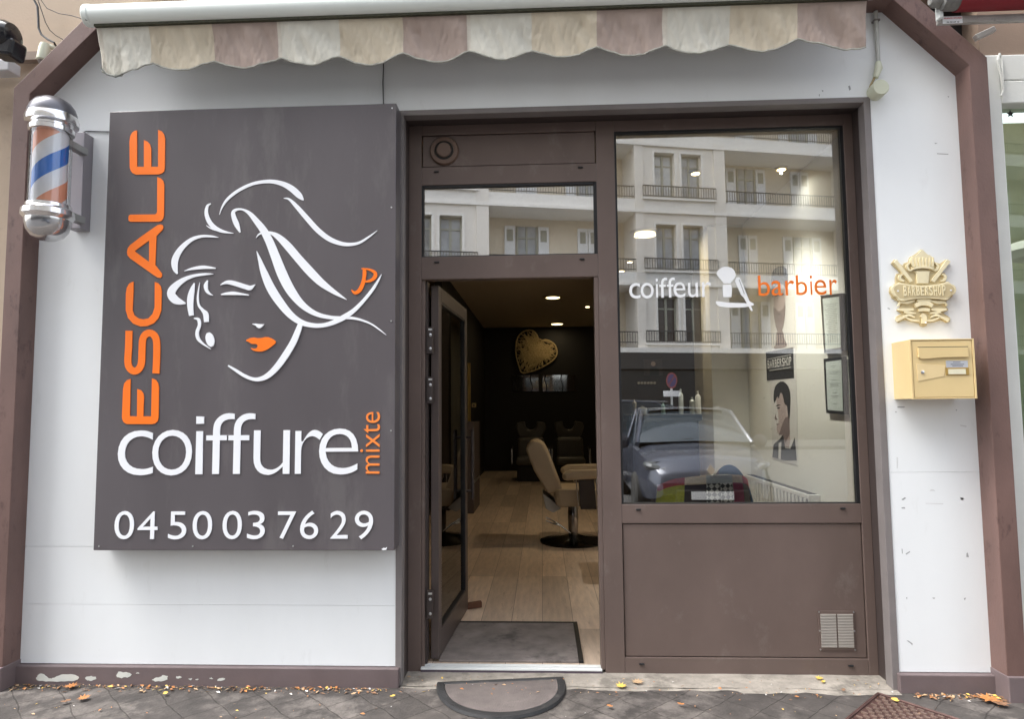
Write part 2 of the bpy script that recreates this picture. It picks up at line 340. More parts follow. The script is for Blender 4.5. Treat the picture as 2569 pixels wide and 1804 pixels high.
# concrete sill
sb = MB(); sb.prism([(-.70, 0), (1.63, 0), (1.60, .14), (-.70, .16)], 0, 1)
sill = MB(); prof = [(-.085, GZ-.02), (-.08, GZ+.0), (-.03, GZ+.004), (0.02, GZ+.006), (.15, GZ+.0075), (.23, GZ+.0075), (.23, GZ-.02)]
def sillf(u, v):
    x = -.70+u*2.34; k = v*(len(prof)-1); i = min(int(k), len(prof)-2); t = k-i; y = prof[i][0]*(1-t)+prof[i+1][0]*t; z = prof[i][1]*(1-t)+prof[i+1][1]*t
    w = mnoise.noise(Vector((x*4, 3, 0)))*.022+mnoise.noise(Vector((x*17, 1, 0)))*.008
    return (x, y+(w if v < .5 else 0)+(.05 if x < .9 else .05-.02)*(1 if v < .4 else 0), z+mnoise.noise(Vector((x*9, y*9, 0)))*.002)
sill.grid(sillf, 120, 12); sill.build('door_sill', concrete, shop, smooth=True)
# door leaf opened inwards, hinged left
DA = rad(86.5); hx, hy = -.575, .245
dx_ = Vector((cos(DA), sin(DA), 0)); dn_ = Vector((-sin(DA), cos(DA), 0)); DW, DT = .885, .021
def dbox(mb, u0, u1, z0, z1, t0=-DT, t1=DT):
    c = Vector((hx, hy, (z0+z1)/2))+dx_*((u0+u1)/2)+dn_*((t0+t1)/2)
    return mb.obox(c, dx_*((u1-u0)/2), dn_*((t1-t0)/2), (0, 0, (z1-z0)/2))
dm = MB(); z0, z1 = .138, 2.105
dbox(dm, 0, .075, z0, z1); dbox(dm, DW-.075, DW, z0, z1); dbox(dm, .075, DW-.075, z0, z0+.13); dbox(dm, .075, DW-.075, z1-.08, z1)
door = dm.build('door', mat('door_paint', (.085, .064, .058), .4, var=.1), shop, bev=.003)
dg_ = MB(); dbox(dg_, .075, DW-.075, z0+.13, z1-.08, -.004, .004); dg_.build('door_pane', glass_d, door)
ghm = MB(); t = .010
for q in ((.075, .075+t, z0+.13, z1-.08), (DW-.075-t, DW-.075, z0+.13, z1-.08), (.075+t, DW-.075-t, z0+.13, z0+.13+t), (.075+t, DW-.075-t, z1-.08-t, z1-.08)): dbox(ghm, *q, -.018, .018)
ghm.build('door_gasket', black, door)
hh = MB()
for s in (-1, 1):
    a = Vector((hx, hy, 0))+dx_*(DW-.04)+dn_*(s*(DT+.04)); hh.tube([a+Vector((0, 0, .85)), a+Vector((0, 0, 1.30))], .012, 10)
    for z in (.9, 1.25): hh.tube([a+Vector((0, 0, z)), a-dn_*(s*.045)+Vector((0, 0, z))], .009, 8)
hh.build('pull_handle', jambm, door, smooth=True)
lk = MB()
dbox(lk, DW, DW+.003, .55, 1.25, -.012, .012); lk.build('lock_strip', alu, door)
for z in (1.80, 1.535, .43):
    h_ = MB(); h_.box(hx-.030, hx-.002, .185, .215, z-.07, z+.07); h_.cur = 1
    for dz in (.028, -.045): h_.lathe([(.008, .186), (.008, .182), (.004, .1805), (0, .180)], (hx-.014, 0, z+dz), 'y', 12)
    h_.box(hx-.024, hx-.004, .181, .186, z+.052, z+.062); hg = h_.build('hinge', [jambm, alu], door)
    # top-level part 'door' already two deep, so the screws stay in the hinge mesh
    s_ = None
w_ = MB(); w_.obox((-.47, 1.19, .142), (.05, .014, .004), (-.006, .02, 0), (0, 0, .018)); w_.build('door_stop', mat('wood_wedge', (.16, .07, .04), .6), door, bev=.003)
MB().box(DX0+.001, hx-.032, .20, .26, .13, 2.118).build('door_jamb', jambm, shop)
# facade above (upper storeys)
MB().box(-9, 9, .02, .4, 3.505, 15).box(-2.28, 1.75, -.10, .02, 3.505, 3.6).build('upper_wall', beige, shop)
hs = MB().box(-2.02, 1.9, -.17, -.01, 3.60, 3.74).build('awning_housing_ledge', mat('pale_metal', (.62, .62, .62), .5), shop)
# =================================================================== NEIGHBOUR LEFT WALL
nb = thing('neighbouring_wall', 'beige rendered wall left of the brown surround with a dark moulding', 'wall', (-4, 0, GZ))
MB().box(-9, -2.7, -.005, .2, 0, 3.02).box(-9, -2.2, .012, .2, 3.0205, 3.5).build('render', beige, nb)
mo = MB().prism([(-9, 3.30), (-2.45, 3.30), (-2.40, 3.345), (-9, 3.345)], -.03, .012).build('moulding', mat('moulding_paint', (.25, .2, .16), .8, var=.15), nb)
# =================================================================== RIGHT NEIGHBOUR SHOP
rn = thing('neighbouring_shop_window', 'white framed window of the next shop right of the brown pillar', 'window', (2.4, 0, GZ))
wfr = mat('white_frame_old_paint', (.72, .73, .69), .5, var=.05, scale=6, bump=.1, bscale=90, dirt=(.4, .4, .36), dscale=8, dth=.66)
wz = P(2478, 137, y=-.02).z
q0 = P(2476, 500, y=-.02).x; q1 = P(2530, 500, y=-.02).x
MB().box(XR+OX+.001, q1, -.02, .1, .1, wz).box(q1, 6, -.02, .1, wz-.25, wz-.135).box(q1, 6, -.018, .1, wz-.132, wz).build('frame', wfr, rn, bev=.006)
MB().box(q1, 6, .045, .05, .5, wz-.25).build('pane', glass('neighbour_glass', .05, (.9, .95, .88), .6), rn)
MB().box(q1, 6, .9, 1.0, .1, 3.2).build('inner_wall', mat('pale_green_wall', (.55, .60, .45), .7), rn)
MB().box(q1, 6, .1, .89, .1, 1.15).build('display_counter', mat('counter_dark', (.03, .03, .04), .5), rn)
MB().box(q1, 6, -.01, .1, .1, .5).build('stall_riser', wfr, rn)
MB().box(2.2, 9, -.004, .2, wz+.001, 3.5).build('render', mat('brown_render', (.26, .19, .14), .85, var=.12, scale=3, bump=.2), rn)
sp_ = P(2536, 284, y=.04); MB().prism([(sp_.x+(.02, .009)[k % 2]*sin(pi*k/5), sp_.z+(.02, .009)[k % 2]*cos(pi*k/5)) for k in range(10)], .043, .0445).build('star_decal', black, rn)
cdp = MB(); pts = [P(2508, 133, y=-.03), P(2503, 150, y=-.03), P(2511, 190, y=-.03), P(2517, 225, y=-.03), P(2512, 240, y=-.03)]
cdp.tube(pts, .005, 6); cdp.tube([P(2508, 133, y=-.03), P(2513, 145, y=-.03), P(2518, 222, y=-.03)], .004, 6)
tag(cdp.build('cord', wfr), 'thin white cord hanging down the white frame of the next shop', 'cord')
dl = thing('paper_lamp', 'white round paper lamp hanging behind the next shop window', 'lamp', (2.75, .5, 2.0))
pp = P(2566, 630, y=.5); MB().lathe([(.02, .07), (.14, .05), (.17, 0), (.14, -.04), (.02, -.05)], (pp.x+.1, .5, pp.z), 'z', 24).build('lamp_shade', mat('paper', (.8, .8, .78), .7), dl, smooth=True)
MB().tube([(pp.x+.1, .5, pp.z+.07), (pp.x+.1, .5, 3.0)], .004, 6).build('lamp_cord', black, dl)
# red awning of neighbour (right)
redm = mat('red_awning_fabric', (.22, .01, .018), .6, var=.1); steel = mat('grey_bracket', (.42, .40, .38), .5, .4, var=.15, dirt=(.1, .09, .08), dscale=12, dth=.58)
ra = thing('rolled_red_awning', 'rolled dark red awning above the next shop at upper right', 'awning', P(2500, 20, y=-.25))
rz = P(2480, 5, y=-.25).z; rx = P(2400, 5, y=-.25).x
MB().lathe([(.055, rx), (.055, 6)], (0, -.25, rz+.02), 'x', 28).build('fabric_roll', redm, ra, smooth=True)
MB().lathe([(.02, rx-.12), (.035, rx-.10), (.035, rx-.075), (.05, rx-.07), (.05, rx-.0)], (0, -.25, rz+.02), 'x', 20).build('roll_end_cap', mat('grey_plastic', (.2, .2, .19), .5, var=.3, scale=40), ra, smooth=True)
b0 = P(2350, 40, y=-.2); b1 = P(2365, 57, y=-.2)
MB().box(b0.x, 6, -.215, -.19, b1.z-.008, b1.z+.026).build('bracket_bar', steel, ra, bev=.003)
MB().box(b0.x-.01, b0.x+.008, -.24, -.205, b1.z+.005, rz+.01).build('bracket_arm', mat('white_bracket', (.65, .68, .67), .5), ra, bev=.003)
MB().obox((b0.x+.26, -.13, b1.z-.02), (.045, 0, .02), (0, .015, 0), (-.006, 0, .012)).build('folding_arm', steel, ra, bev=.004)
st0 = P(2364, 41, y=-.2155); st1 = P(2415, 57, y=-.2155)
st = MB().box(st0.x, st1.x, -.2165, -.2155, st1.z, st0.z).build('sticker', signw, ra)
put_text(MB(), 'FRANCE STORES', st0.x+.006, st1.x-.004, st0.z-.013, st0.z-.006, -.2166, .0003, .01).build('sticker_lettering', mat('red_ink', (.6, .03, .05), .5), st)
put_text(MB(), '04 50 69 10', st0.x+.018, st1.x-.016, st1.z+.003, st1.z+.010, -.2166, .0003, .01).build('sticker_lettering', black, st)
# black and red mechanism upper left
lm = thing('folded_red_awning', 'black and red end of a folded awning at upper left edge', 'awning', P(20, 90, y=-.25))
a = P(25, 80, y=-.25)
MB().lathe([(.055, -5.), (.06, a.x-.06), (.05, a.x-.045)], (0, -.25, a.z), 'x', 28).build('fabric_roll', redm, lm, smooth=True)
gl = mat('glossy_black', (.012, .012, .015), .18)
MB().lathe([(.062, a.x-.075), (.075, a.x-.06), (.075, a.x-.01), (.06, a.x+.02), (.03, a.x+.03)], (0, -.25, a.z-.02), 'x', 20).build('end_cap', gl, lm, smooth=True)
MB().obox((a.x-.01, -.24, a.z-.085), (.055, 0, -.008), (0, .05, 0), (.008, 0, .045)).build('arm_joint', gl, lm, bev=.015)
e = P(12, 164, y=-.2)
e = P(12, 164, y=-.1)
MB().box(-4, e.x+.03, -.11, -.03, e.z-.03, e.z+.032).build('mounting_box', mat('grey_box', (.55, .56, .58), .5, var=.1), lm, bev=.006)
# security camera
camc = P(110, 128, y=-.08)
sc_ = thing('security_camera', 'small cream security camera on the beige wall above the chamfered corner', 'camera', camc)
crm = mat('cream_plastic', (.62, .64, .50), .45, var=.03)
MB().lathe([(.0, .045), (.022, .04), (.026, .02), (.028, -.045), (.022, -.052)], camc, 'z', 24, fn=lambda v: (v[0]-v[2]*-.12, v[1], v[2])).build('camera_body', crm, sc_, smooth=True)
MB().lathe([(.022, -.05), (.019, -.058), (.008, -.070), (0, -.074)], camc, 'z', 20, fn=lambda v: (v[0]-v[2]*-.12, v[1], v[2])).build('camera_lens', mat('grey_lens', (.25, .22, .2), .3), sc_, smooth=True)
MB().tube([camc+Vector((0.005, 0, .035)), camc+Vector((.035, .02, .03)), camc+Vector((.045, .07, .0))], .013, 12).build('camera_bracket', crm, sc_, smooth=True)
def wire(name, pts, r, m_, label):
    return tag(MB().tube([P(a_, b_, y=c_) for a_, b_, c_ in pts], r, 6).build(name, m_, smooth=True), label, 'cable')
wire('cable', [(82, -8, -.05), (94, 15, -.05), (96, 45, -.05), (97, 70, -.05), (104, 86, -.05), (120, 98, -.06), (136, 106, -.07), (142, 118, -.05), (138, 124, -.02)], .0055, black, 'thick dark cable curving down to the cream security camera')
wire('cable', [(93, -8, -.03), (104, 25, -.03), (114, 55, -.03), (125, 75, -.03), (140, 88, -.02), (163, 101, -.03)], .0022, dark, 'thin grey wire ending on the brown chamfer right of the camera')
wire('cable', [(98, -8, -.03), (118, 20, -.03), (148, 33, -.05), (180, 38, -.1), (218, 50, -.3)], .0022, dark, 'thin wire running from top left to the white awning end')
wire('cable', [(961.5, 120, -.006), (962, 170, -.008), (960.5, 205, -.006), (962, 262, -.006)], .0028, black, 'thin black cable down the white wall to the top edge of the dark sign')
wire('cable', [(200, 345, -.02), (206, 333, -.01), (216, 329, -.006), (245, 329.5, -.006), (277, 330, -.006)], .003, black, 'short black cable from the barber pole to the dark sign')
# =================================================================== SIGN BOX
SY = -.112
sg = thing('shop_sign', 'large dark grey box sign with orange and white lettering and woman line drawing', 'sign', (-1.45, 0, .766))
MB().box(-2.183, -.7105, SY, 0, .766, 2.962).build('sign_box', signm, sg, bev=.003)
A_ = mapper(240, 240, .34843, SY); B_ = mapper(240, 600, .34843, SY); C_ = mapper(240, 1000, .34843, SY)
LT = SY-.0035
AB = [(x, y+1033.2) for x, y in ()]
let = MB()
def lp(pts, mp, hole=None, it=1):
    q = [mp(*p) for p in pts]
    if hole: # bridge the hole
        h = [mp(*p) for p in hole]; i, j = min(((i, j) for i in range(len(q)) for j in range(len(h))), key=lambda t: (q[t[0]][0]-h[t[1]][0])**2+(q[t[0]][1]-h[t[1]][1])**2)
        return q, h, i, j
    return q
E1 = [(300, 250), (300, 512), (350, 512), (350, 320), (375, 330), (393, 350), (402, 380), (402, 512), (452, 512), (452, 246), (478, 256), (495, 280), (502, 310), (500, 520), (495, 545), (478, 560), (455, 567), (290, 568), (268, 558), (254, 538), (248, 515), (246, 330), (252, 290), (266, 265), (282, 254)]
let.prism([A_(*p) for p in E1], LT, SY)
let.prism([A_(*p) for p in [(446, 586), (470, 595), (488, 612), (496, 640), (494, 860), (489, 884), (475, 902), (455, 908), (250, 908), (240, 900), (238, 882), (241, 865), (252, 857), (430, 855), (440, 848), (445, 835)]], LT, SY)
# A as an outline of two rings
Ao = [(470, 927), (485, 932), (490, 948), (484, 965), (440, 1010), (432, 1220), (478, 1280), (480, 1300), (468, 1312), (448, 1310), (420, 1292), (250, 1172), (232, 1150), (228, 1128), (233, 1100), (252, 1075), (330, 1015), (448, 932)]
Ai = [(388, 1045), (387, 1195), (380, 1193), (285, 1122), (287, 1116), (380, 1048)]
def ring(mb, po, pi_, mp, y0, y1):
    q = [mp(*p) for p in po]; h = [mp(*p) for p in pi_]
    from mathutils.geometry import tessellate_polygon
    allp = q+h; tr_ = tessellate_polygon([[Vector((x, z, 0)) for x, z in q], [Vector((x, z, 0)) for x, z in h]]); n_ = len(allp)
    vs = [(x, y0, z) for x, z in allp]+[(x, y1, z) for x, z in allp]
    fs = [tuple(t_) for t_ in tr_]
    for lo, n2 in ((0, len(q)), (len(q), len(h))): fs += [(lo+i, lo+(i+1) % n2, n_+lo+(i+1) % n2, n_+lo+i) for i in range(n2)]
    mb._add(vs, fs)
ring(let, Ao, Ai, A_, LT, SY)
C1 = [(275, 1340), (275, 1400), (268, 1545), (280, 1582), (310, 1604), (345, 1611), (382, 1604), (412, 1572), (427, 1525), (428, 1342), (452, 1350), (470, 1372), (478, 1405), (475, 1545), (455, 1602), (420, 1640), (372, 1660), (322, 1662), (272, 1642), (236, 1602), (219, 1545), (220, 1425), (226, 1385), (242, 1356), (258, 1345)]
let.prism([A_(*p) for p in C1], LT, SY)
let.ribbon([(x, y, 50) for x, y in [(242, 660), (239, 780), (234, 880), (246, 928), (278, 951), (310, 938), (331, 895), (336, 800), (340, 728), (358, 690), (390, 676), (420, 690), (439, 728), (442, 800), (440, 890), (436, 968)]], LT, SY, B_)
let.prism([B_(*p) for p in [(254, 1008), (248, 1275), (300, 1277), (302, 1080), (330, 1090), (346, 1112), (350, 1140), (345, 1277), (402, 1277), (408, 1003), (435, 1014), (452, 1038), (458, 1070), (455, 1285), (448, 1312), (430, 1328), (405, 1333), (225, 1332), (205, 1320), (194, 1298), (192, 1280), (200, 1080), (208, 1040), (228, 1016)]], LT, SY)
lab(let.build('lettering', signo, sg), 'orange ESCALE lettering running up the left side')
def letters(mb, items, mp, bold=0, d=.0035, y=SY):
    for ch, a_, b_, t_, bt in items:
        x0, z1 = mp(a_, t_); x1, z0 = mp(b_, bt); put_text(mb, ch, x0, x1, z0, z1, y, d, bold)
cw = MB(); letters(cw, [('c', 168, 412, 232, 553), ('o', 415, 691, 228, 554), ('f', 803, 1000, 108, 544), ('f', 952, 1150, 108, 543), ('u', 1142, 1396, 230, 550), ('r', 1440, 1633, 228, 542), ('e', 1612, 1890, 218, 547)], C_, -.012)
for q_ in ([(727, 129), (783, 131), (782, 182), (726, 183)], [(727, 236), (775, 236), (771, 546), (719, 546)]): cw.prism([C_(*p) for p in q_], LT, SY)
lab(cw.build('lettering', signw, sg), 'large white coiffure lettering')
pn = MB(); letters(pn, [('0', 142, 275, 812, 1014), ('4', 308, 445, 815, 1013), ('5', 528, 652, 815, 1015), ('0', 703, 838, 812, 1015), ('0', 918, 1052, 811, 1014), ('3', 1095, 1218, 811, 1014), ('7', 1315, 1442, 815, 1012), ('6', 1475, 1602, 809, 1013), ('2', 1690, 1815, 811, 1010), ('9', 1868, 1998, 810, 1014)], C_, -.004)
lab(pn.build('lettering', signw, sg), 'white phone number along the bottom')
mx_ = MB(); x0, z1 = C_(1908, 98); x1, z0 = C_(2046, 541); put_text(mx_, 'mixte', x0, x1, z0, z1, SY, .0035, -.006, rot=True)
lab(mx_.build('lettering', signp, sg), 'small orange mixte lettering running upwards')
strokes = [
 [(892, 857, 3), (915, 795, 12), (960, 735, 20), (1040, 676, 22), (1140, 632, 22), (1250, 617, 26), (1340, 632, 34), (1410, 668, 44), (1460, 712, 44), (1484, 738, 26), (1497, 753, 4)],
 [(1355, 738, 3), (1395, 746, 16), (1450, 800, 30), (1520, 880, 36), (1600, 968, 38), (1680, 1030, 36), (1760, 1063, 30), (1830, 1071, 24), (1900, 1058, 18), (1970, 1015, 12), (2028, 971, 2)],
 [(830, 777, 6), (806, 795, 18), (798, 845, 26), (818, 905, 32), (858, 950, 32), (920, 978, 20), (993, 991, 3)],
 [(798, 934, 3), (825, 952, 9), (858, 966, 10), (900, 974, 8)],
 [(1041, 984, 10), (1018, 930, 36), (998, 880, 34), (992, 840, 26), (1015, 821, 18), (1060, 820, 14), (1110, 848, 28), (1160, 905, 42), (1210, 970, 52), (1252, 1050, 58), (1292, 1150, 64), (1342, 1280, 72), (1400, 1395, 68), (1470, 1488, 52), (1540, 1546, 40), (1610, 1580, 32), (1690, 1597, 26), (1760, 1600, 22), (1830, 1600, 20), (1900, 1612, 16), (1980, 1642, 12), (2040, 1682, 10), (2092, 1723, 3)],
 [(1157, 1024, 3), (1175, 1000, 10), (1210, 986, 14), (1255, 986, 18), (1312, 1014, 40), (1380, 1078, 56), (1460, 1172, 58), (1540, 1262, 62), (1620, 1342, 54), (1700, 1402, 36), (1760, 1440, 20), (1808, 1469, 3)],
 [(1161, 1120, 3), (1185, 1190, 26), (1216, 1280, 50), (1262, 1385, 62), (1322, 1480, 60), (1400, 1575, 50), (1480, 1632, 40), (1570, 1655, 32), (1650, 1652, 30), (1725, 1628, 34), (1795, 1592, 38), (1862, 1545, 30), (1930, 1476, 24), (1990, 1402, 22), (2030, 1340, 16), (2059, 1287, 3)],
 [(886, 1021, 3), (840, 1014, 14), (770, 1012, 18), (700, 1032, 26), (640, 1077, 34), (596, 1132, 42), (572, 1190, 48), (574, 1245, 38), (590, 1284, 10)],
 [(640, 1263, 3), (700, 1246, 18), (780, 1236, 24), (865, 1243, 8)],
 [(848, 1285, 4), (790, 1286, 16), (700, 1300, 22), (622, 1335, 36), (562, 1388, 54), (546, 1430, 58), (572, 1468, 58), (610, 1486, 40), (648, 1496, 10)],
 [(713, 1349, 6), (697, 1400, 34), (685, 1460, 46), (684, 1520, 42), (692, 1584, 34)],
 [(752, 1345, 2), (743, 1400, 8), (738, 1460, 14), (746, 1512, 16), (772, 1545, 22), (795, 1575, 38), (800, 1630, 34)],
 [(808, 1330, 6), (796, 1365, 28), (800, 1400, 24), (820, 1425, 16), (846, 1438, 3)],
 [(900, 1364, 4), (940, 1346, 22), (980, 1347, 32), (1030, 1361, 34), (1080, 1377, 34), (1115, 1384, 32), (1150, 1361, 3)],
 [(905, 1433, 8), (950, 1426, 20), (1000, 1424, 24), (1060, 1430, 14), (1105, 1437, 8)],
 [(710, 1604, 6), (742, 1612, 22), (750, 1652, 22), (734, 1702, 24), (740, 1748, 24), (772, 1785, 14), (832, 1826, 2)],
 [(812, 1708, 20), (818, 1728, 50), (826, 1757, 60), (834, 1786, 50), (842, 1806, 20)],
 [(1130, 1645, 3), (1158, 1650, 16), (1182, 1660, 30), (1214, 1648, 3)],
 [(957, 1945, 10), (1010, 1978, 18), (1070, 2016, 22), (1130, 2040, 24), (1182, 2042, 30), (1240, 2018, 38), (1300, 1963, 44), (1360, 1883, 48), (1420, 1785, 46), (1455, 1705, 42), (1474, 1650, 34)]]
fd = MB()
for i, s_ in enumerate(strokes): fd.ribbon(s_, SY-.0025-.00018*i, SY, A_)
lab(fd.build('face_drawing', signw, sg), 'white line drawing of a woman with flowing hair')
ol = MB().prism([B_(*p) for p in chaikin([(1076, 730), (1130, 706), (1180, 716), (1235, 702), (1275, 718), (1306, 742), (1262, 778), (1230, 800), (1190, 812), (1140, 806), (1112, 782), (1150, 792), (1170, 776), (1164, 756), (1120, 754), (1108, 742)], 1)], LT, SY)
lab(ol.build('lips', signo, sg), 'orange lips')
jp = MB(); jp.ribbon([(1930, 1240, 6), (1937, 1262, 26), (1934, 1310, 26), (1922, 1360, 28), (1900, 1402, 28), (1868, 1420, 22), (1842, 1398, 6)], LT, SY, A_)
jp.ribbon([(1915, 1246, 8), (1970, 1252, 14), (2012, 1275, 24), (2010, 1308, 26), (1980, 1332, 20), (1942, 1340, 12)], LT-.0003, SY, A_)
lab(jp.build('monogram', signo, sg), 'orange JP monogram')
for px, py in ((484, 1371), (735.5, 1371), (981, 1081), (981.5, 806), (982, 520), (984, 271), (249, 1371)):
    p = P(px, py, y=SY); MB().lathe([(.004, SY), (.004, SY-.0025), (0, SY-.003)], (p.x, 0, p.z), 'y', 10).build('rivet', alu, sg)
p = P(965, 1377, y=SY); MB().prism([(p.x-.016, p.z-.004), (p.x-.006, p.z+.003), (p.x+.004, p.z+.002), (p.x+.012, p.z+.008), (p.x+.008, p.z-.006), (p.x-.008, p.z-.008)], SY-.001, SY).build('chipped_corner', signw, sg)
# =================================================================== BARBER POLE
bc = P(126, 420, y=-.24); top_z = P(130, 250, y=-.24).z; bot_z = P(120, 592, y=-.24).z
bp_ = thing('barber_pole', 'chrome barber pole with blue, white and orange spiral beside the dark sign', 'barber pole', (bc.x, -.24, bot_z))
H = top_z-bot_z
def zz(py): return P(126, py, y=-.31).z
R1 = .098
def polemat():
    M = mat('barber_stripes', (.8, .8, .8), .4); nt = M.node_tree; N = nt.nodes; L = nt.links; b = N['Principled BSDF']
    tc = N.new('ShaderNodeTexCoord'); sx = N.new('ShaderNodeSeparateXYZ'); L.new(tc.outputs['Object'], sx.inputs[0])
    ax = N.new('ShaderNodeMath'); ax.operation = 'SUBTRACT'; ax.inputs[1].default_value = bc.x; L.new(sx.outputs[0], ax.inputs[0])
    ay = N.new('ShaderNodeMath'); ay.operation = 'ADD'; ay.inputs[1].default_value = .24; L.new(sx.outputs[1], ay.inputs[0])
    at = N.new('ShaderNodeMath'); at.operation = 'ARCTAN2'; L.new(ax.outputs[0], at.inputs[0]); 
    ng = N.new('ShaderNodeMath'); ng.operation = 'MULTIPLY'; ng.inputs[1].default_value = -1; L.new(ay.outputs[0], ng.inputs[0]); L.new(ng.outputs[0], at.inputs[1])
    m1 = N.new('ShaderNodeMath'); m1.operation = 'MULTIPLY'; m1.inputs[1].default_value = -1/(2*pi); L.new(at.outputs[0], m1.inputs[0])
    m2 = N.new('ShaderNodeMath'); m2.operation = 'MULTIPLY_ADD'; m2.inputs[1].default_value = 1/.36; m2.inputs[2].default_value = -(zz(425)-.0)/.36+10.125; L.new(sx.outputs[2], m2.inputs[0])
    ad = N.new('ShaderNodeMath'); ad.operation = 'ADD'; L.new(m1.outputs[0], ad.inputs[0]); L.new(m2.outputs[0], ad.inputs[1])
    frc = N.new('ShaderNodeMath'); frc.operation = 'FRACT'; L.new(ad.outputs[0], frc.inputs[0])
    cr = N.new('ShaderNodeValToRGB'); cr.color_ramp.interpolation = 'CONSTANT'; L.new(frc.outputs[0], cr.inputs[0])
    els = cr.color_ramp.elements; els[0].position = 0; els[0].color = (.02, .20, .66, 1); els[1].position = .25; els[1].color = (.9, .92, .93, 1)
    for ps, cc in ((.5, (.88, .38, .22, 1)), (.75, (.9, .92, .93, 1))):
        e_ = els.new(ps); e_.color = cc
    L.new(cr.outputs[0], b.inputs['Base Color']); return M
c3 = (bc.x, -.24, 0)
MB().lathe([(.073, zz(505)), (.073, zz(318))], c3, 'z', 40).build('striped_cylinder', polemat(), bp_, smooth=True)
MB().lathe([(.088, zz(507)), (.088, zz(316))], c3, 'z', 40).build('glass_tube', glass_p, bp_, smooth=True)
MB().lathe([(.080, zz(322)), (.096, zz(318)), (.097, zz(308)), (.088, zz(305)), (.088, zz(300)), (.112, zz(296)), (.114, zz(284)), (.108, zz(278)), (.108, zz(275))], c3, 'z', 48).build('top_collar', chrome, bp_, smooth=True)
MB().lathe([(.106, zz(276)), (.104, zz(266)), (.095, zz(253)), (.078, zz(241)), (.05, zz(232)), (.02, zz(228)), (0, zz(227))], c3, 'z', 48).build('top_dome', mat('dome_grey', (.13, .13, .145), .3, .5, var=.1), bp_, smooth=True)
MB().lathe([(.083, zz(500)), (.095, zz(504)), (.096, zz(512)), (.111, zz(519)), (.113, zz(532)), (.104, zz(538)), (.098, zz(541))], c3, 'z', 48).build('bottom_collar', chrome, bp_, smooth=True)
MB().lathe([(.098, zz(541)), (.097, zz(550)), (.088, zz(568)), (.068, zz(583)), (.035, zz(592)), (0, zz(594))], c3, 'z', 48).build('bottom_bowl', mat('bowl_chrome', (.55, .55, .56), .12, .85, var=.2, scale=15, dirt=(.10, .06, .05), dscale=9, dth=.58), bp_, smooth=True)
pl0 = P(193, 455, y=-.05)
MB().box(pl0.x-.03, pl0.x+.045, -.07, 0, P(195, 575, y=-.05).z, P(215, 335, y=-.05).z).build('mounting_plate', mat('grey_violet_metal', (.30, .28, .30), .4, .3, var=.06), bp_, bev=.002)
for py in (375, 548):
    z = P(200, py, y=-.1).z; MB().box(bc.x+.06, pl0.x+.02, -.21, -.06, z-.018, z+.018).build('arm', mat('arm_metal', (.35, .35, .34), .4, .6), bp_, bev=.004)
# =================================================================== AWNING
AY = -.25
KA = (3.3+AY)/2.8
kz = lambda z: 1.43+(z-1.43)*KA
aw = thing('awning', 'folded awning with white front bar and striped scalloped valance over the shop', 'awning', (-.3, AY, 3.2))
zb = kz(3.183)
barm = mat('white_lacquer', (.78, .83, .79), .35, var=.02, dirt=(.45, .5, .38), dscale=30, dth=.70)
xa0, xa1 = -2.045*KA, 1.425*KA
pr = []
for k in range(24):
    a = 2*pi*k/24; pr.append((AY+.047*cos(a), zb+.049+.051*sin(a)))
bm_ = MB(); n_ = 24
bm_._add([(x, y, z) for x in (xa0+.035, xa1) for y, z in pr], [(k, (k+1) % n_, n_+(k+1) % n_, n_+k) for k in range(n_)]+[tuple(range(n_)), tuple(range(2*n_-1, n_-1, -1))])
bm_.build('front_bar', barm, aw, smooth=True)
for xx, x2 in ((xa0, xa0+.034), (xa1+.001, xa1+.03)):
    e_ = MB(); e_._add([(x, AY+(y-AY)*1.05, (zb+.049)+(z-zb-.049)*1.05) for x in (xx, x2) for y, z in pr], [(k, (k+1) % n_, n_+(k+1) % n_, n_+k) for k in range(n_)]+[tuple(range(n_)), tuple(range(2*n_-1, n_-1, -1))])
    e_.build('end_cap', barm, aw, smooth=True, bev=.006)
MB().box(xa0+.05, xa1-.01, AY-.012, AY+.012, zb-.012, zb+.002).build('seam_rail', mat('mossy_seam', (.05, .05, .03), .8, var=.5, scale=60), aw)
edges = [P(px, 60, y=AY).x for px in (240, 371, 528, 699, 847, 1007, 1176, 1334, 1498, 1672, 1834, 2006, 2179)]
fab = [mat('valance_pale', (.62, .60, .52), .85, var=.08, scale=8, bump=.3, bscale=900, dirt=(.36, .33, .27), dscale=6, dth=.6, damt=.28, stretch=(2.5, 1, .6)),
       mat('valance_beige', (.58, .51, .39), .85, var=.08, scale=8, bump=.3, bscale=900, dirt=(.36, .31, .22), dscale=6, dth=.62, damt=.28, stretch=(2.5, 1, .6)),
       mat('valance_mauve', (.40, .315, .27), .85, var=.08, scale=8, bump=.3, bscale=900, dirt=(.26, .18, .15), dscale=6, dth=.6, damt=.28, stretch=(2.5, 1, .6)),
       mat('valance_hem', (.58, .54, .46), .85, var=.1, scale=40)]
def vedge(x):
    for i in range(len(edges)-1):
        if x <= edges[i+1]+1e-6: break
    t = max(0, min(1, (x-edges[i])/(edges[i+1]-edges[i])))
    if i == 0: t = .15+.85*t
    if i == len(edges)-2: t = t*.62
    return i, t
X0, X1 = edges[0], edges[-1]
def vz(x):
    i, t = vedge(x); return kz(3.018)-.043*(sin(pi*t)**1.2)+(-.012 if i == 0 else 0)+.006*mnoise.noise(Vector((x*3, 0, 0)))
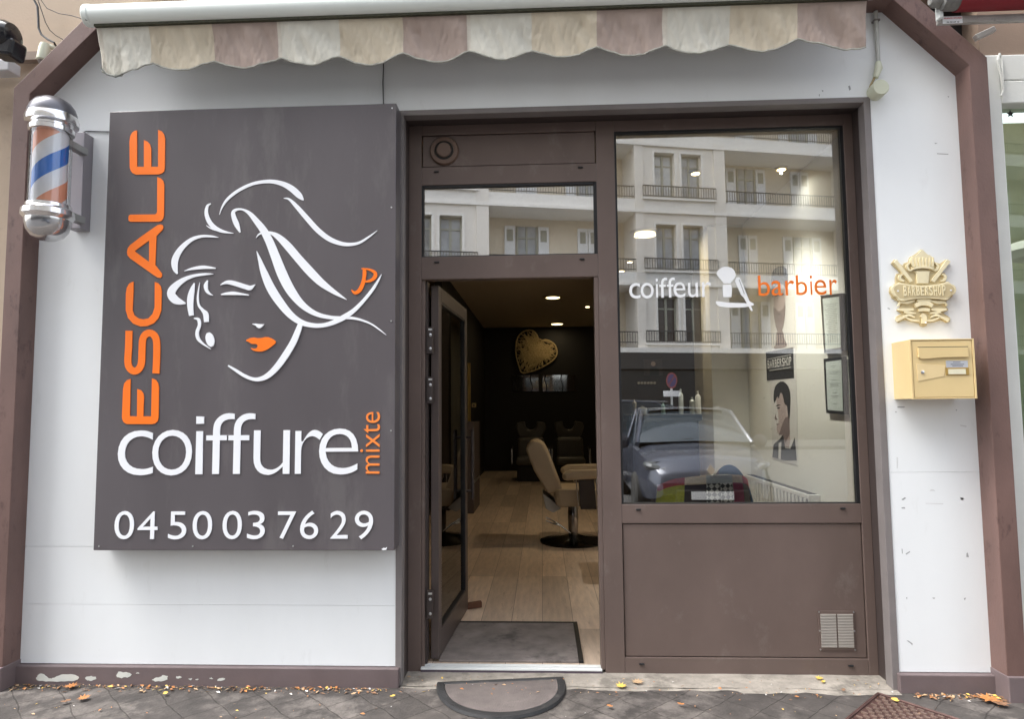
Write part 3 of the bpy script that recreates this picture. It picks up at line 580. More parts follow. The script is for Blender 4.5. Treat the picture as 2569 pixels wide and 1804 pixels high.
def vfn(u, v):
    x = X0+(X1-X0)*u; zb_ = vz(x); z = (zb-.008)*(1-v)+zb_*v
    i, t = vedge(x)
    fold = mnoise.noise(Vector((x*9+z*7, z*3, 0)))*.020+mnoise.noise(Vector((x*24+z*9, z*4, 2)))*.011+abs(mnoise.noise(Vector((x*40-z*12, z*6, 4))))*.008*(1-v*.5)+mnoise.noise(Vector((x*90, z*40, 8)))*.003
    seam = sum(math.exp(-((x-edges[k])/.02)**2) for k in (3, 6, 9))
    lean = .03*v if x > -2.06 else .05*v
    return (x+.004*mnoise.noise(Vector((x*6, z*12, 9)))*v, AY+.006+lean+(fold*min(1, v*3))*(1-.6*min(1, seam))+.008*sin(pi*v), z)
vm_ = MB().grid(vfn, 620, 26, mi=lambda u, v: (3 if any(abs(X0+(X1-X0)*u-edges[k]+.006) < .011 for k in (3, 6, 9)) or X0+(X1-X0)*u < X0+.018 else vedge(X0+(X1-X0)*(u+.0008))[0] % 3))
vo = vm_.build('valance', fab, aw, smooth=True)
md = vo.modifiers.new('thickness', 'SOLIDIFY'); md.thickness = .0016
hm = MB(); hp = []
for k in range(311):
    x, y, z = vfn(k/310, 1); hp.append((x, y-.001, z))
hm.tube(hp, .0042, 6).build('hem_piping', mat('hem_piping_cloth', (.42, .42, .37), .85, var=.3, scale=50), vo, smooth=True)
tp = [P(*q, y=AY+.05) for q in ((254, 170), (268, 186), (290, 192), (307, 186), (320, 170))]
MB().tube(tp, .004, 6).build('torn_piping', mat('torn_piping_cloth', (.16, .17, .15), .8), vo, smooth=True)
roof = MB().grid(lambda u, v: (X0+(X1-X0)*u, AY+.02+.20*v, zb+.093+.16*v-.01*sin(pi*v)), 60, 8, mi=lambda u, v: vedge(X0+(X1-X0)*(u+.005))[0] % 3)
roof.build('roof_fabric', fab, aw, smooth=True)
for x in (-1.75, 1.1): MB().tube([(x, AY+.03, zb+.05), (x+.15, AY+.1, zb+.09), (x, -.01, zb+.15)], .018, 10).build('folding_arm', barm, aw, smooth=True)
# =================================================================== CONDUIT + JUNCTION BOX
jb = thing('junction_box', 'round cream junction box with pipe on white wall right of the awning', 'electrical box', P(2211, 217, y=0))
j0 = P(2211, 217, y=-.065)
MB().lathe([(.040, 0), (.040, -.06), (.036, -.066), (0, -.067)], (j0.x, 0, j0.z), 'y', 32).build('box', crm, jb, smooth=True)
pa, pb = P(2199, 15, y=-.02), P(2204, 158, y=-.02)
MB().tube([(pb.x, -.018, 3.41), (pb.x, -.018, pb.z)], .010, 14).build('conduit', mat('grey_conduit', (.5, .51, .48), .5, var=.1), jb, smooth=True)
e0 = P(2196, 160, y=-.025); e1 = P(2195, 195, y=-.025)
MB().tube([(pb.x-.002, -.02, pb.z+.004), (pb.x-.006, -.03, pb.z-.03), (e1.x, -.03, e1.z)], [.013, .019, .013], 14).build('elbow', crm, jb, smooth=True)
MB().tube([(e1.x-.004, -.03, e1.z), (e1.x-.018, -.02, e1.z-.03), (j0.x-.035, -.01, j0.z)], .006, 8).build('loose_wire', mat('brass_wire', (.35, .28, .15), .5), jb, smooth=True)
MB().box(pb.x-.014, pb.x+.014, -.03, 0, P(2200, 56, y=0).z-.004, P(2200, 56, y=0).z+.004).build('clip', trimg, jb)
# =================================================================== PLAQUE
K_ = mapper(2160, 600, .28542, -.004)
pc = K_(530, 430)
pq = thing('barbershop_plaque', 'gold relief plaque reading BARBERSHOP above the yellow mailbox', 'plaque', (pc[0], 0, pc[1]))
sil = [(525, 88), (545, 105), (555, 130), (600, 140), (635, 165), (640, 200), (690, 215), (745, 178), (770, 195), (772, 215), (700, 290), (735, 300), (748, 330), (740, 380), (800, 400), (818, 450), (800, 505), (750, 545), (745, 590), (765, 625), (720, 650), (780, 690), (780, 725), (750, 735), (700, 710), (640, 730), (580, 735), (575, 762), (545, 772), (515, 760), (510, 738), (440, 725), (385, 705), (330, 735), (302, 715), (305, 685), (350, 655), (310, 625), (345, 590), (320, 548), (270, 520), (245, 465), (252, 420), (300, 390), (298, 340), (310, 305), (345, 300), (262, 215), (290, 178), (365, 235), (375, 212), (415, 200), (425, 160), (470, 135), (500, 112)]
MB().prism([K_(*p) for p in sil], -.008, 0).build('relief_base', gold2, pq, bev=.002)
def rel(polys, name, m_, y0, y1, bev=.0025, it=0, par=pq):
    mb = MB()
    for q in polys: mb.prism([K_(*p) for p in (chaikin(q, it) if it else q)], y0, y1)
    return mb.build(name, m_, par, bev=bev)
rel([[(275, 205), (300, 180), (445, 370), (420, 385)]], 'razor', gold, -.018, -.008)
rel([[(745, 180), (775, 200), (630, 385), (600, 372)]], 'razor', gold, -.018, -.008)
rel([[(430, 160), (470, 150), (500, 120), (525, 90), (548, 112), (575, 140), (620, 160), (635, 190), (610, 235), (600, 250), (450, 250), (435, 235), (415, 195)]], 'crown', gold, -.016, -.008, it=1)
cr_ = MB()
for k in range(7): cr_.ribbon([(450+k*27, 245, 16), (447+k*27+(k-3)*3, 205, 15), (455+k*25+(k-3)*5, 165, 4)], -.021, -.012, K_)
cr_.ribbon([(445, 262, 18), (530, 250, 18), (618, 262, 18)], -.022, -.012, K_)
cr_.build('crown_leaf', gold, pq)
rel([[(455, 285), (600, 285), (590, 300), (580, 395), (480, 395), (475, 300)]], 'brush_handle', gold, -.018, -.008)
sw = MB()
for sgn in (-1, 1):
    f_ = lambda x, s=sgn: 530+s*(x-530)
    for q in ([(640, 210, 10), (665, 240, 18), (650, 275, 16), (620, 270, 10), (628, 248, 6)], [(700, 310, 10), (730, 330, 22), (722, 360, 20), (690, 370, 12)], [(600, 545, 12), (660, 560, 24), (720, 560, 20), (745, 590, 8)], [(610, 620, 20), (680, 625, 28), (740, 620, 16)], [(600, 690, 10), (650, 670, 22), (700, 690, 20), (760, 715, 32)], [(590, 655, 8), (640, 650, 18), (690, 645, 14)], [(560, 720, 10), (620, 715, 18), (680, 690, 8)]):
        sw.ribbon([(f_(x), y, w) for x, y, w in q], -.017, -.007, K_)
sw.build('scrollwork', gold, pq)
for q_, y_ in (([(462, 590, 34), (500, 572, 36), (540, 568, 38), (580, 574, 36), (612, 592, 34)], -.022), ([(480, 545, 22), (540, 538, 24), (600, 545, 22)], -.019), ([(495, 628, 24), (540, 622, 28), (590, 628, 24)], -.019), ([(520, 668, 34), (545, 690, 44), (545, 745, 40)], -.016)):
    MB().ribbon(q_, y_, -.008, K_).build('ribbon_fold', gold, pq)

ban = [(250, 440), (262, 412), (300, 398), (322, 385), (345, 398), (440, 412), (540, 416), (640, 408), (715, 388), (745, 376), (762, 398), (800, 412), (817, 448), (805, 485), (770, 500), (755, 525), (730, 542), (640, 530), (540, 524), (440, 532), (350, 550), (318, 545), (305, 518), (268, 498)]
rel([ban], 'banner', gold, -.026, -.008, it=1)
ban2 = [(265, 440), (285, 415), (320, 402), (440, 422), (540, 426), (640, 420), (735, 395), (770, 412), (802, 448), (780, 485), (735, 525), (640, 518), (540, 512), (440, 520), (335, 535), (285, 492)]
rel([ban2], 'banner_field', gold2, -.0272, -.0262, bev=0, it=1)
bl = MB()
for i, ch in enumerate('BARBERSHOP'):
    a_ = 348+i*37.6; w = abs(i-4.5)/4.5; x0, z1 = K_(a_, 424-8*w+(4 if i > 6 else 0)*0-(10 if i > 7 else 0)*w*.5); x1, z0 = K_(a_+32, 500+6*w-(8 if i > 7 else 0)*w*.5)
    put_text(bl, ch, x0, x1, z0, z1, -.0273, .003, .01)
bl.build('lettering', gold, pq)
for px, py in ((302, 462), (765, 458), (545, 740)):
    q = K_(px, py); MB().lathe([(.0045, -.027), (.0045, -.0285), (0, -.03)], (q[0], 0, q[1]), 'y', 12).build('screw', signw, pq)
# =================================================================== MAILBOX
mbx0 = P(2240, 930, y=0).x; md_ = -(P(2287, 930, x=mbx0).y); 
fy = -md_; mx1 = P(2447, 930, y=fy).x; mz1 = P(2360, 851, y=fy).z; mz0 = P(2360, 1000, y=fy).z
mbt = thing('mailbox', 'yellow metal mailbox mounted on the white pillar below the gold plaque', 'mailbox', (mbx0, 0, mz0))
mm_ = MB().box(mbx0, mx1, fy+.008, 0, mz0, mz1)
mm_.box(mbx0-.002, mx1+.002, fy, fy+.0075, mz1-.004, mz1+.001).box(mbx0-.002, mx1+.002, fy, fy+.0075, mz0-.002, mz0+.003).box(mbx0-.002, mbx0+.006, fy, fy+.0075, mz0+.003, mz1-.004).box(mx1-.006, mx1+.002, fy, fy+.0075, mz0+.003, mz1-.004)
mm_.build('box', boxm, mbt, bev=.001)
dr = MB().box(mbx0+.009, mx1-.009, fy+.002, fy+.008, mz0+.006, mz1-.0075).build('door', boxm, mbt, bev=.001)
Q_ = mapper(2160, 600, .28542, fy+.002)
def qb(mb, a_, b_, t_, u_, y0, y1): x0, z1 = Q_(a_, t_); x1, z0 = Q_(b_, u_); return mb.box(x0, x1, y0, y1, z0, z1)
fl = MB(); x0, z1 = Q_(495, 955); x1, z0 = Q_(940, 1045)
fl.prism([(x0, z1), (x1, z1), (x1, z0+.004), ((x0+x1)/2, z0+.003), (x0+.03, z0-.003), (x0+.006, z0), (x0, z0+.006)], fy-.006, fy+.002); fl.build('slot_flap', boxm, dr, bev=.002)
qb(MB(), 497, 938, 948, 955, fy-.0005, fy+.0025).build('slot', dark, dr)
sw_ = MB().prism([Q_(*p) for p in ((485, 1095), (740, 1112), (730, 1205), (500, 1250))], fy, fy+.002).build('lock_plate', mat('mailbox_paint_pale', (.72, .56, .30), .38, var=.02), dr, bev=.001)
c = Q_(537, 1170); lk_ = MB().lathe([(.0078, fy), (.0078, fy-.003), (.006, fy-.004), (0, fy-.0042)], (c[0], 0, c[1]), 'y', 20).build('lock', chrome, dr, smooth=True)
qb(MB(), 742, 950, 1130, 1195, fy-.001, fy+.002).build('name_holder', mat('brass_holder', (.42, .27, .07), .4, .3), dr, bev=.001)
qb(MB(), 762, 918, 1143, 1187, fy-.0022, fy-.001).build('name_card', mat('card', (.72, .68, .50), .7), dr)
pt = qb(MB(), 745, 938, 1070, 1130, fy-.0005, fy+.002).build('name_plate', mat('engraved_metal', (.50, .52, .56), .4, .2), dr)
nt_ = MB()
for a_, b_, y_ in ((805, 872, 1082), (785, 905, 1100), (800, 895, 1114)): qb(nt_, a_, b_, y_-3, y_+3, fy-.0008, fy-.0004)
nt_.build('engraved_line', mat('engraving', (.2, .2, .22), .6), pt)
# wall scuffs on the white pillar: marks with their own shape
scl = mat('scuff_light', (.68, .69, .69), .8); scf = mat('scuff', (.36, .37, .37), .8); mq = mapper(1520, 1240, .4569, 0)
for q in ([(1622, 30), (1640, 18), (1648, 22), (1632, 34)], [(1945, 18), (1965, 22), (1962, 32), (1948, 30)], [(1622, 74), (1640, 72), (1644, 80), (1626, 80)], [(1624, 300), (1628, 302), (1630, 328), (1626, 326)], [(1645, 328), (1668, 314), (1671, 318), (1650, 333)], [(1980, 325), (1987, 322), (1993, 348), (1979, 346)], [(1790, 570), (1808, 570), (1802, 577)], [(1965, 572), (1978, 570), (1970, 584)], [(1650, 805), (1662, 806), (1684, 822), (1682, 832), (1676, 824)], [(1648, 568), (1655, 568), (1653, 580)]):
    MB().prism([mq(*p) for p in q], -.0006, 0).build('scuff_mark', scf, shop)
mq2 = mapper(1900, 0, .3847, 0)
for q in ([(592, 560), (604, 556), (610, 580), (600, 590)], [(400, 615), (408, 612), (404, 630)], [(1240, 625), (1252, 628), (1246, 634)], [(1155, 930), (1175, 932), (1160, 938)], [(1170, 998), (1245, 1002), (1245, 1007), (1172, 1003)], [(418, 588), (430, 586), (428, 598)]):
    MB().prism([mq2(*p) for p in q], -.0006, 0).build('scuff_mark', scf, shop)
mq4 = mapper(1284, 900, .56088, 0)
for q in ([(1720, 440), (1727, 442), (1726, 490), (1722, 492)], [(1868, 594), (1874, 586), (1888, 586), (1895, 596), (1888, 592), (1875, 592)], [(1850, 646), (1930, 648), (1930, 652), (1852, 650)], [(2004, 620), (2022, 622), (2018, 634), (2006, 632)], [(2006, 296), (2034, 301), (2032, 306), (2006, 301)]):
    MB().prism([mq4(*p) for p in q], -.0006, 0).build('scuff_mark', scl, shop)
mq3 = mapper(2160, 600, .28542, 0)
for q in ([(320, 1472), (385, 1474), (380, 1482), (322, 1482)], [(832, 1498), (846, 1502), (838, 1510)], [(298, 1515), (318, 1520), (306, 1526)], [(232, 602), (252, 608), (256, 618), (236, 612)]):
    MB().prism([mq3(*p) for p in q], -.0006, 0).build('scuff_mark', scf, shop)
# =================================================================== MATS, GRATE, LEAVES
def ribmat(name, c, ax='Y', fr=130):
    M = mat(name, c, .85, var=.35, scale=7, bump=.5, bscale=200, dirt=(.035, .032, .03), dscale=4.5, dth=.55)
    nt = M.node_tree; N = nt.nodes; L = nt.links; b = N['Principled BSDF']; w = N.new('ShaderNodeTexWave'); w.bands_direction = ax; w.inputs['Scale'].default_value = fr/6.28; w.inputs['Distortion'].default_value = .6
    tc = N.new('ShaderNodeTexCoord'); L.new(tc.outputs['Object'], w.inputs['Vector']); bp = N.new('ShaderNodeBump'); bp.inputs['Strength'].default_value = .9; bp.inputs['Distance'].default_value = .006
    L.new(w.outputs['Fac'], bp.inputs['Height']); L.new(bp.outputs[0], b.inputs['Normal']); return M
im = thing('doormat', 'rectangular ribbed grey doormat on the wood floor inside the door', 'doormat', (-.2, .5, .13))
MB().box(-.555, .172, .248, .862, .1215, .133).build('mat_pile', ribmat('ribbed_mat', (.23, .20, .185)), im, bev=.003)
eb = MB().box(.1725, .196, .246, .866, .1215, .1345).box(-.57, .196, .8665, .882, .1215, .1345); eb.build('mat_edge', black, im, bev=.002)
hmx = thing('half_round_doormat', 'half round doormat with black rubber rim on the pavement before the threshold', 'doormat', (-.24, -.1, GZ))
q0, q1, q2 = P(1095, 1712, z=GZ+.015), P(1415, 1698, z=GZ+.015), P(1240, 1803, z=GZ+.01)
ctr = (q0+q1)/2; ux = (q1-q0)/2; uy = Vector((ux.y, -ux.x, 0)).normalized()*((q2-ctr).length)
def half(sx, sy, off=0):
    out = []
    for k in range(41):
        a = pi*k/40; ca, sa = cos(a), sin(a); out.append(ctr+uy*off+ux*(ca*sx)*(1)+uy*((sa**.85)*sy))
    return out
def flat(mb, pts, z0, z1):
    n = len(pts); mb._add([(p.x, p.y, z1) for p in pts]+[(p.x, p.y, z0) for p in pts], [tuple(range(n)), tuple(range(2*n-1, n-1, -1))]+[(i, (i+1) % n, n+(i+1) % n, n+i) for i in range(n)])
ro = MB(); oo = half(1, 1); ii = half(.86, .80, .07); n_ = len(oo)
loop_o = oo; loop_i = ii
vs = [(p.x, p.y, GZ+.003) for p in oo]+[(p.x, p.y, GZ+.016) for p in half(.985, .975, .01)]+[(p.x, p.y, GZ+.018) for p in half(.89, .845, .055)]+[(p.x, p.y, GZ+.012) for p in ii]
fs = []
for r_ in range(3):
    for k in range(n_): fs.append((r_*n_+k, r_*n_+(k+1) % n_, (r_+1)*n_+(k+1) % n_, (r_+1)*n_+k))
ro._add(vs, fs); ro.build('rubber_rim', mat('worn_rubber', (.022, .022, .023), .6, var=.3, scale=14, bump=.5, bscale=120, dirt=(.09, .085, .08), dscale=9, dth=.55, damt=.5), hmx, smooth=True)
ce = MB(); flat(ce, half(.875, .815, .065), GZ+.002, GZ+.013); ce.build('carpet_field', mat('mat_carpet', (.125, .105, .098), .95, var=.25, scale=9, bump=.8, bscale=350, dirt=(.08, .07, .065), dscale=5, dth=.55), hmx)
gr = thing('cast_iron_grate', 'rusty brown cast iron grate set in the pavement at lower right', 'grate', (1.6, -.1, GZ))
g0, g1, g2, g3 = P(2204, 1744, z=GZ), P(2100, 1830, z=GZ), P(2390, 1850, z=GZ), P(2440, 1822, z=GZ)
cr0 = g0; e1 = (g1-g0); e2 = Vector((g3.x-g0.x, g3.y-g0.y, 0))
e1.z = 0
iron = mat('rusty_iron', (.075, .038, .032), .6, .3, var=.4, scale=15, bump=.4, bscale=90)
gb = MB(); e1u = e1.normalized(); e2u = e2.normalized(); LA, LB = .75, .62
base = MB(); base._add([(p.x, p.y, GZ+.003) for p in (cr0, cr0+e1u*LA, cr0+e1u*LA+e2u*LB, cr0+e2u*LB)], [(0, 1, 2, 3)]); base.build('grate_plate', iron, gr)
for k in range(26):
    for j in range(12):
        cc = cr0+e1u*(.03+k*.028)+e2u*(.03+j*.04+(.02 if k % 2 else 0))
        if (j*.04+.06) < LB-.04: gb.obox((cc.x, cc.y, GZ+.0065), e2u*.013, e1u*.004, (0, 0, .0035))
gb.build('grate_stud', mat('worn_iron', (.20, .14, .115), .5, .4, var=.3, scale=40), gr)
fb = MB()
for a_, b_ in ((cr0, cr0+e1u*LA), (cr0, cr0+e2u*LB)): fb.tube([a_+Vector((0, 0, .004)), b_+Vector((0, 0, .004))], .008, 6)
fb.build('grate_frame', iron, gr)
# leaves
leafc = [mat('leaf_orange', (.42, .17, .05), .6, var=.25, scale=60), mat('leaf_yellow', (.70, .48, .10), .6, var=.2, scale=60), mat('leaf_brown', (.20, .105, .055), .7, var=.3, scale=60), mat('leaf_tan', (.45, .30, .17), .7, var=.2, scale=60)]
def leaf(c, s, rot, m_, star=True, curl=.25):
    mb = MB(); pts = []; n = 10
    for k in range(n*2):
        a = 2*pi*k/(n*2); r = s*((1, .55)[k % 2] if star else 1)*(1-.25*abs(cos(a*.5)))*random.uniform(.85, 1.1)
        if not star: r = s*(.35+.65*abs(cos(a)))
        pts.append((r*cos(a+rot), r*sin(a+rot)*(1 if star else .8)))
    vs = [(c.x, c.y, c.z+.003)]+[(c.x+x, c.y+y, c.z+.002+curl*(x*x+y*y)/s*random.uniform(.2, 1)) for x, y in pts]
    mb._add(vs, [(0, 1+k, 1+(k+1) % len(pts)) for k in range(len(pts))])
    return mb
LV = [(1558, 1723, .045, 1, 'yellow maple leaf on the sill beside a paler leaf'), (1598, 1713, .05, 3, 'pale pinkish maple leaf on the sill'), (2056, 1703, .035, 1, 'small yellow leaf on the sill under the window corner'),
      (2065, 1712, .02, 1, 'tiny curled yellow leaf beside the sill leaf at right'), (2484, 1756, .075, 0, 'big orange brown leaf against the right pillar foot'), (2510, 1766, .06, 2, 'brown leaf lying over the orange leaf at the right pillar'), (210, 1753, .045, 0, 'curled orange leaf beside the left skirting'),
      (165, 1761, .028, 2, 'small brown curled leaf left of the orange curled leaf'), (180, 1722, .05, 0, 'orange leaf touching the flaking left skirting'), (415, 1741, .022, 1, 'tiny yellow leaf on the dark slabs below the skirting'), (1708, 1768, .02, 0, 'small orange leaf fragment on slabs in front of the window'),
      (1530, 1773, .02, 0, 'single orange fragment just right of the half round mat'), (2246, 1758, .03, 1, 'small yellow leaf on the iron grate'), (985, 1748, .018, 1, 'little ochre leaf scrap left of the half round mat'), (887, 1742, .018, 3, 'tan leaf scrap near the skirting right end')]
for px, py, s_, ci, lb in LV:
    c = P(px, py, z=GZ+.012); tag(leaf(c, s_*.8, random.uniform(0, 6), leafc[ci], star=s_ > .03).build('fallen_leaf', leafc[ci], recalc=False), lb, 'leaf', 'fallen leaves on the pavement')
lt = MB()
for k in range(1300):
    t = random.random()
    if t < .55: x = random.uniform(-2.6, -.75); y = -.04-abs(random.gauss(0, .035))
    elif t < .68: x = random.uniform(1.68, 2.1); y = -.045-abs(random.gauss(0, .03))
    elif t < .80: x = random.uniform(-.7, 1.6); y = random.uniform(-.12, .1)
    else: x = random.uniform(-2.8, 2.8); y = random.uniform(-.7, -.03)
    s_ = random.choice((.003, .004, .006, .008, .012, .016 if t < .68 else .005)); a = random.uniform(0, pi); b = random.uniform(.2, .5)
    lt.cur = random.choice((0, 0, 0, 2, 2, 2, 2, 3, 3, 3, 1, 4))
    z = GZ+(.011 if t >= .68 and t < .8 else .003)+random.random()*.004; dx, dy = s_*cos(a), s_*sin(a)
    if t < .55 and x > -2.4 and random.random() < .35: continue
    lt._add([(x-dx, y-dy, z), (x+dy*b, y-dx*b, z+s_*.3), (x+dx, y+dy, z+s_*.1), (x-dy*b, y+dx*b, z+.001)], [(0, 1, 2, 3)])
o = lt.build('leaf_litter', leafc+[mat('grit', (.6, .58, .55), .8)], recalc=False); o['kind'] = 'stuff'
# =================================================================== INTERIOR
IY0, IY1, IZ0, IZ1, IXL, IXR = .23, 11.0, .12, 3.20, -2.4, 1.96
def woodmat():
    M = mat('wood_planks', (.64, .52, .42), .42, var=.2, scale=6, stretch=(6, .8, 1), bump=.15, bscale=40, dirt=(.16, .10, .06), dscale=5, dth=.60, damt=.6)
    nt = M.node_tree; N = nt.nodes; L = nt.links; b = N['Principled BSDF']
    tc = N.new('ShaderNodeTexCoord'); sx = N.new('ShaderNodeSeparateXYZ'); L.new(tc.outputs['Object'], sx.inputs[0]); cx = N.new('ShaderNodeCombineXYZ'); L.new(sx.outputs[1], cx.inputs[0])
    ad = N.new('ShaderNodeMath'); ad.inputs[1].default_value = .0165+1.9; L.new(sx.outputs[0], ad.inputs[0]); L.new(ad.outputs[0], cx.inputs[1])
    br = N.new('ShaderNodeTexBrick'); br.offset = .37; br.offset_frequency = 1; br.inputs['Scale'].default_value = 1; br.inputs['Brick Width'].default_value = 1.25; br.inputs['Row Height'].default_value = .19; br.inputs['Mortar Size'].default_value = .0018; br.inputs['Mortar Smooth'].default_value = .3
    br.inputs['Color1'].default_value = (.82, .80, .78, 1); br.inputs['Color2'].default_value = (1.22, 1.2, 1.18, 1); br.inputs['Mortar'].default_value = (.35, .3, .27, 1); L.new(cx.outputs[0], br.inputs['Vector'])
    src = b.inputs['Base Color'].links[0].from_socket; mm = N.new('ShaderNodeVectorMath'); mm.operation = 'MULTIPLY'; L.new(src, mm.inputs[0]); L.new(br.outputs['Color'], mm.inputs[1]); L.new(mm.outputs[0], b.inputs['Base Color']); return M
struct(MB().box(IXL, IXR+.1, IY0, IY1, .0, IZ0).build('floor', woodmat()))
struct(MB().box(IXL-.1, IXR+.1, IY0, IY1+.1, IZ1, IZ1+.1).build('ceiling', mat('ceiling_paint', (.50, .43, .32), .7, var=.03)))
bw = mat('black_wall_paint', (.012, .011, .011), .55, var=.2)
struct(MB().box(IXL-.1, IXR+.1, IY1, IY1+.1, 0, IZ1).build('wall_back', bw))
struct(MB().box(IXL-.1, IXL, IY0, IY1, 0, IZ1).build('wall_left', mat('olive_brown_wall', (.16, .12, .06), .6)))
struct(MB().box(IXR, IXR+.1, IY0, IY1, IZ0, IZ1).build('wall_right', cream))
pe = P(1878, 1000, x=IXR); pl = P(1788, 1000, y=pe.y).x
struct(MB().box(pl, IXR, pe.y, pe.y+.35, IZ0, IZ1).build('wall_pier', cream))
struct(MB().box(.72, IXR-.001, pe.y+2.2, pe.y+2.3, IZ0, IZ1).build('wall_partition', mat('dark_brown_wall', (.035, .022, .016), .5)))
struct(MB().box(-2.4, -.72, .3, .36, IZ0, IZ1).build('wall_front', bw))
struct(MB().box(-1.35, -1.25, 5.0, IY1, IZ0, IZ1).build('wall_side', bw))
# lamps
def emis(name, c, s): return mat(name, (.8, .7, .5), .5, emit=c, es=s)
lampw = emis('lamp_glow', (1, .78, .36), 1.5); spotw = emis('spot_glow', (1, .72, .38), 4)
rimm = mat('spot_rim', (.55, .42, .22), .35, .6)
def clamp(px, py, r, small, label, grp, tilt=0):
    c = P(px, py, z=IZ1-.01)
    t = thing('ceiling_spot' if small else 'ceiling_lamp', label, 'ceiling light', c, grp)
    MB().lathe([(r*1.35, .008), (r*1.3, -.006), (r*1.0, -.008)], c, 'z', 28).build('rim', rimm, t, smooth=True)
    MB().lathe([(r*.95, -.007), (r*.8, -.012), (0, -.013)], c, 'z', 28).build('bulb', spotw if small else lampw, t, smooth=True)
    l = bpy.data.lights.new('spot' if small else 'area', 'SPOT' if small else 'AREA'); o = bpy.data.objects.new('lamp_light', l); COL.objects.link(o); o.location = c+Vector((0, 0, -.03))
    l.color = (1, .95, .87) if c.y < 3 else (1, .78, .5)
    if small: l.energy = (1.5 if c.x > 1.5 and c.y < 2.2 else 75 if c.y < 2.2 else 3 if c.y < 4 else .4); l.spot_size = rad(155); l.spot_blend = .8; l.shadow_soft_size = .012
    if small and c.y < 2.2 and c.x < 1.5: l.spot_size = rad(84); l.spot_blend = 1; o.rotation_euler = Vector((-.36, -.05, 1)).to_track_quat('Z', 'Y').to_euler()
    if not small: l.energy = 3 if c.y < 4 else .5; l.shape = 'DISK'; l.size = r*2
    o.parent = t; o.location = (0, 0, -.03); return t
gA, gB = 'large round ceiling lamps', 'small recessed ceiling spots'
clamp(1387, 746, .12, 0, 'large round ceiling lamp nearest the door opening', 'large round ceiling lamps')
clamp(1397.5, 812.5, .13, 0, 'large round ceiling lamp just above the wicker heart', gA)
clamp(1618, 583, .11, 0, 'large round ceiling lamp seen through left part of the window', gA)
clamp(1177, 789, .045, 1, 'small ceiling spot beside the open door edge', gB)
clamp(1474, 769, .04, 1, 'small ceiling spot at the right side of the doorway', gB)
clamp(1745, 433, .034, 1, 'small ceiling spot behind the middle of the window', gB)
clamp(1960, 423, .034, 1, 'small ceiling spot behind the upper right of the window', gB)
clamp(1580, 656, .034, 1, 'upper of two small ceiling spots at the window left edge', gB)
clamp(1560, 679, .034, 1, 'lower of two small ceiling spots at the window left edge', gB)
# wicker heart
def inside(p, poly):
    c = False
    for i in range(len(poly)):
        a, b = poly[i], poly[i-1]
        if (a[1] > p[1]) != (b[1] > p[1]) and p[0] < (b[0]-a[0])*(p[1]-a[1])/(b[1]-a[1])+a[0]: c = not c
    return c
he = thing('wicker_heart', 'golden wicker heart hanging tilted on the dark back wall', 'decoration', P(1345, 890, y=IY1-.05))
Hh = mapper(1040, 680, .26052, IY1-.05)
hc = [(1100, 565), (1150, 580), (1185, 625), (1198, 692), (1204, 692), (1245, 660), (1300, 672), (1350, 705), (1372, 760), (1370, 810), (1335, 860), (1260, 910), (1180, 950), (1100, 975), (1028, 988), (1005, 920), (980, 830), (972, 740), (985, 650), (1030, 590)]
hl = [Hh(*p) for p in chaikin(hc, 1)]
wk = mat('wicker', (.60, .47, .24), .7, var=.3, scale=60)
MB().tube([(x, IY1-.05, z) for x, z in hl]+[(hl[0][0], IY1-.05, hl[0][1])], .018, 6).build('frame', wk, he)
wv = MB(); cx_ = sum(p[0] for p in hl)/len(hl); cz_ = sum(p[1] for p in hl)/len(hl); rr = random.Random(3)
for k in range(470):
    i = rr.randrange(len(hl)); j = (i+rr.randrange(len(hl)//4, 3*len(hl)//4)) % len(hl); a, b = hl[i], hl[j]
    s1, s2 = rr.uniform(.5, 1), rr.uniform(.5, 1)
    if not all(inside((a[0]+(b[0]-a[0])*q, a[1]+(b[1]-a[1])*q), hl) for q in (.1, .3, .5, .7, .9)): continue
    l_ = rr.uniform(0, .7); m1 = rr.uniform(l_+.15, 1.0); e_ = (a[0]+(b[0]-a[0])*m1, a[1]+(b[1]-a[1])*m1); a = (a[0]+(b[0]-a[0])*l_, a[1]+(b[1]-a[1])*l_); b = e_
    mdp = ((a[0]+b[0])/2+rr.uniform(-.03, .03), (a[1]+b[1])/2+rr.uniform(-.03, .03)); yy = IY1-.05-rr.uniform(0, .05)
    wv.tube([(a[0], yy, a[1]), (mdp[0], yy-.01, mdp[1]), (b[0], yy, b[1])], .0068, 5)
wv.build('woven_cane', wk, he)
# mirrors on back wall
Mm = mapper(1040, 680, .26052, IY1-.02)
for a_, b_, lb in ((945, 1195, 'left one of the lit narrow wall mirrors under the heart'), (1232, 1545, 'right one of the lit narrow wall mirrors under the heart')):
    x0, z1 = Mm(a_, 1003); x1, z0 = Mm(b_, 1158); t = thing('wall_mirror', lb, 'mirror', ((x0+x1)/2, IY1, z0), 'narrow wall mirrors under the wicker heart')
    MB().box(x0, x1, IY1-.02, IY1, z0, z1).build('mirror_glass', mirror, t)
    dv = MB()
    for k in (.16 if a_ < 1000 else .1, .72 if a_ < 1000 else .6):
        xx = x0+(x1-x0)*k; dv.tube([(xx+.02*sin(6.28*j/8), IY1-.03, z0+(z1-z0)*j/8) for j in range(9)], .012, 6)
    dv.build('wavy_divider', black, t)
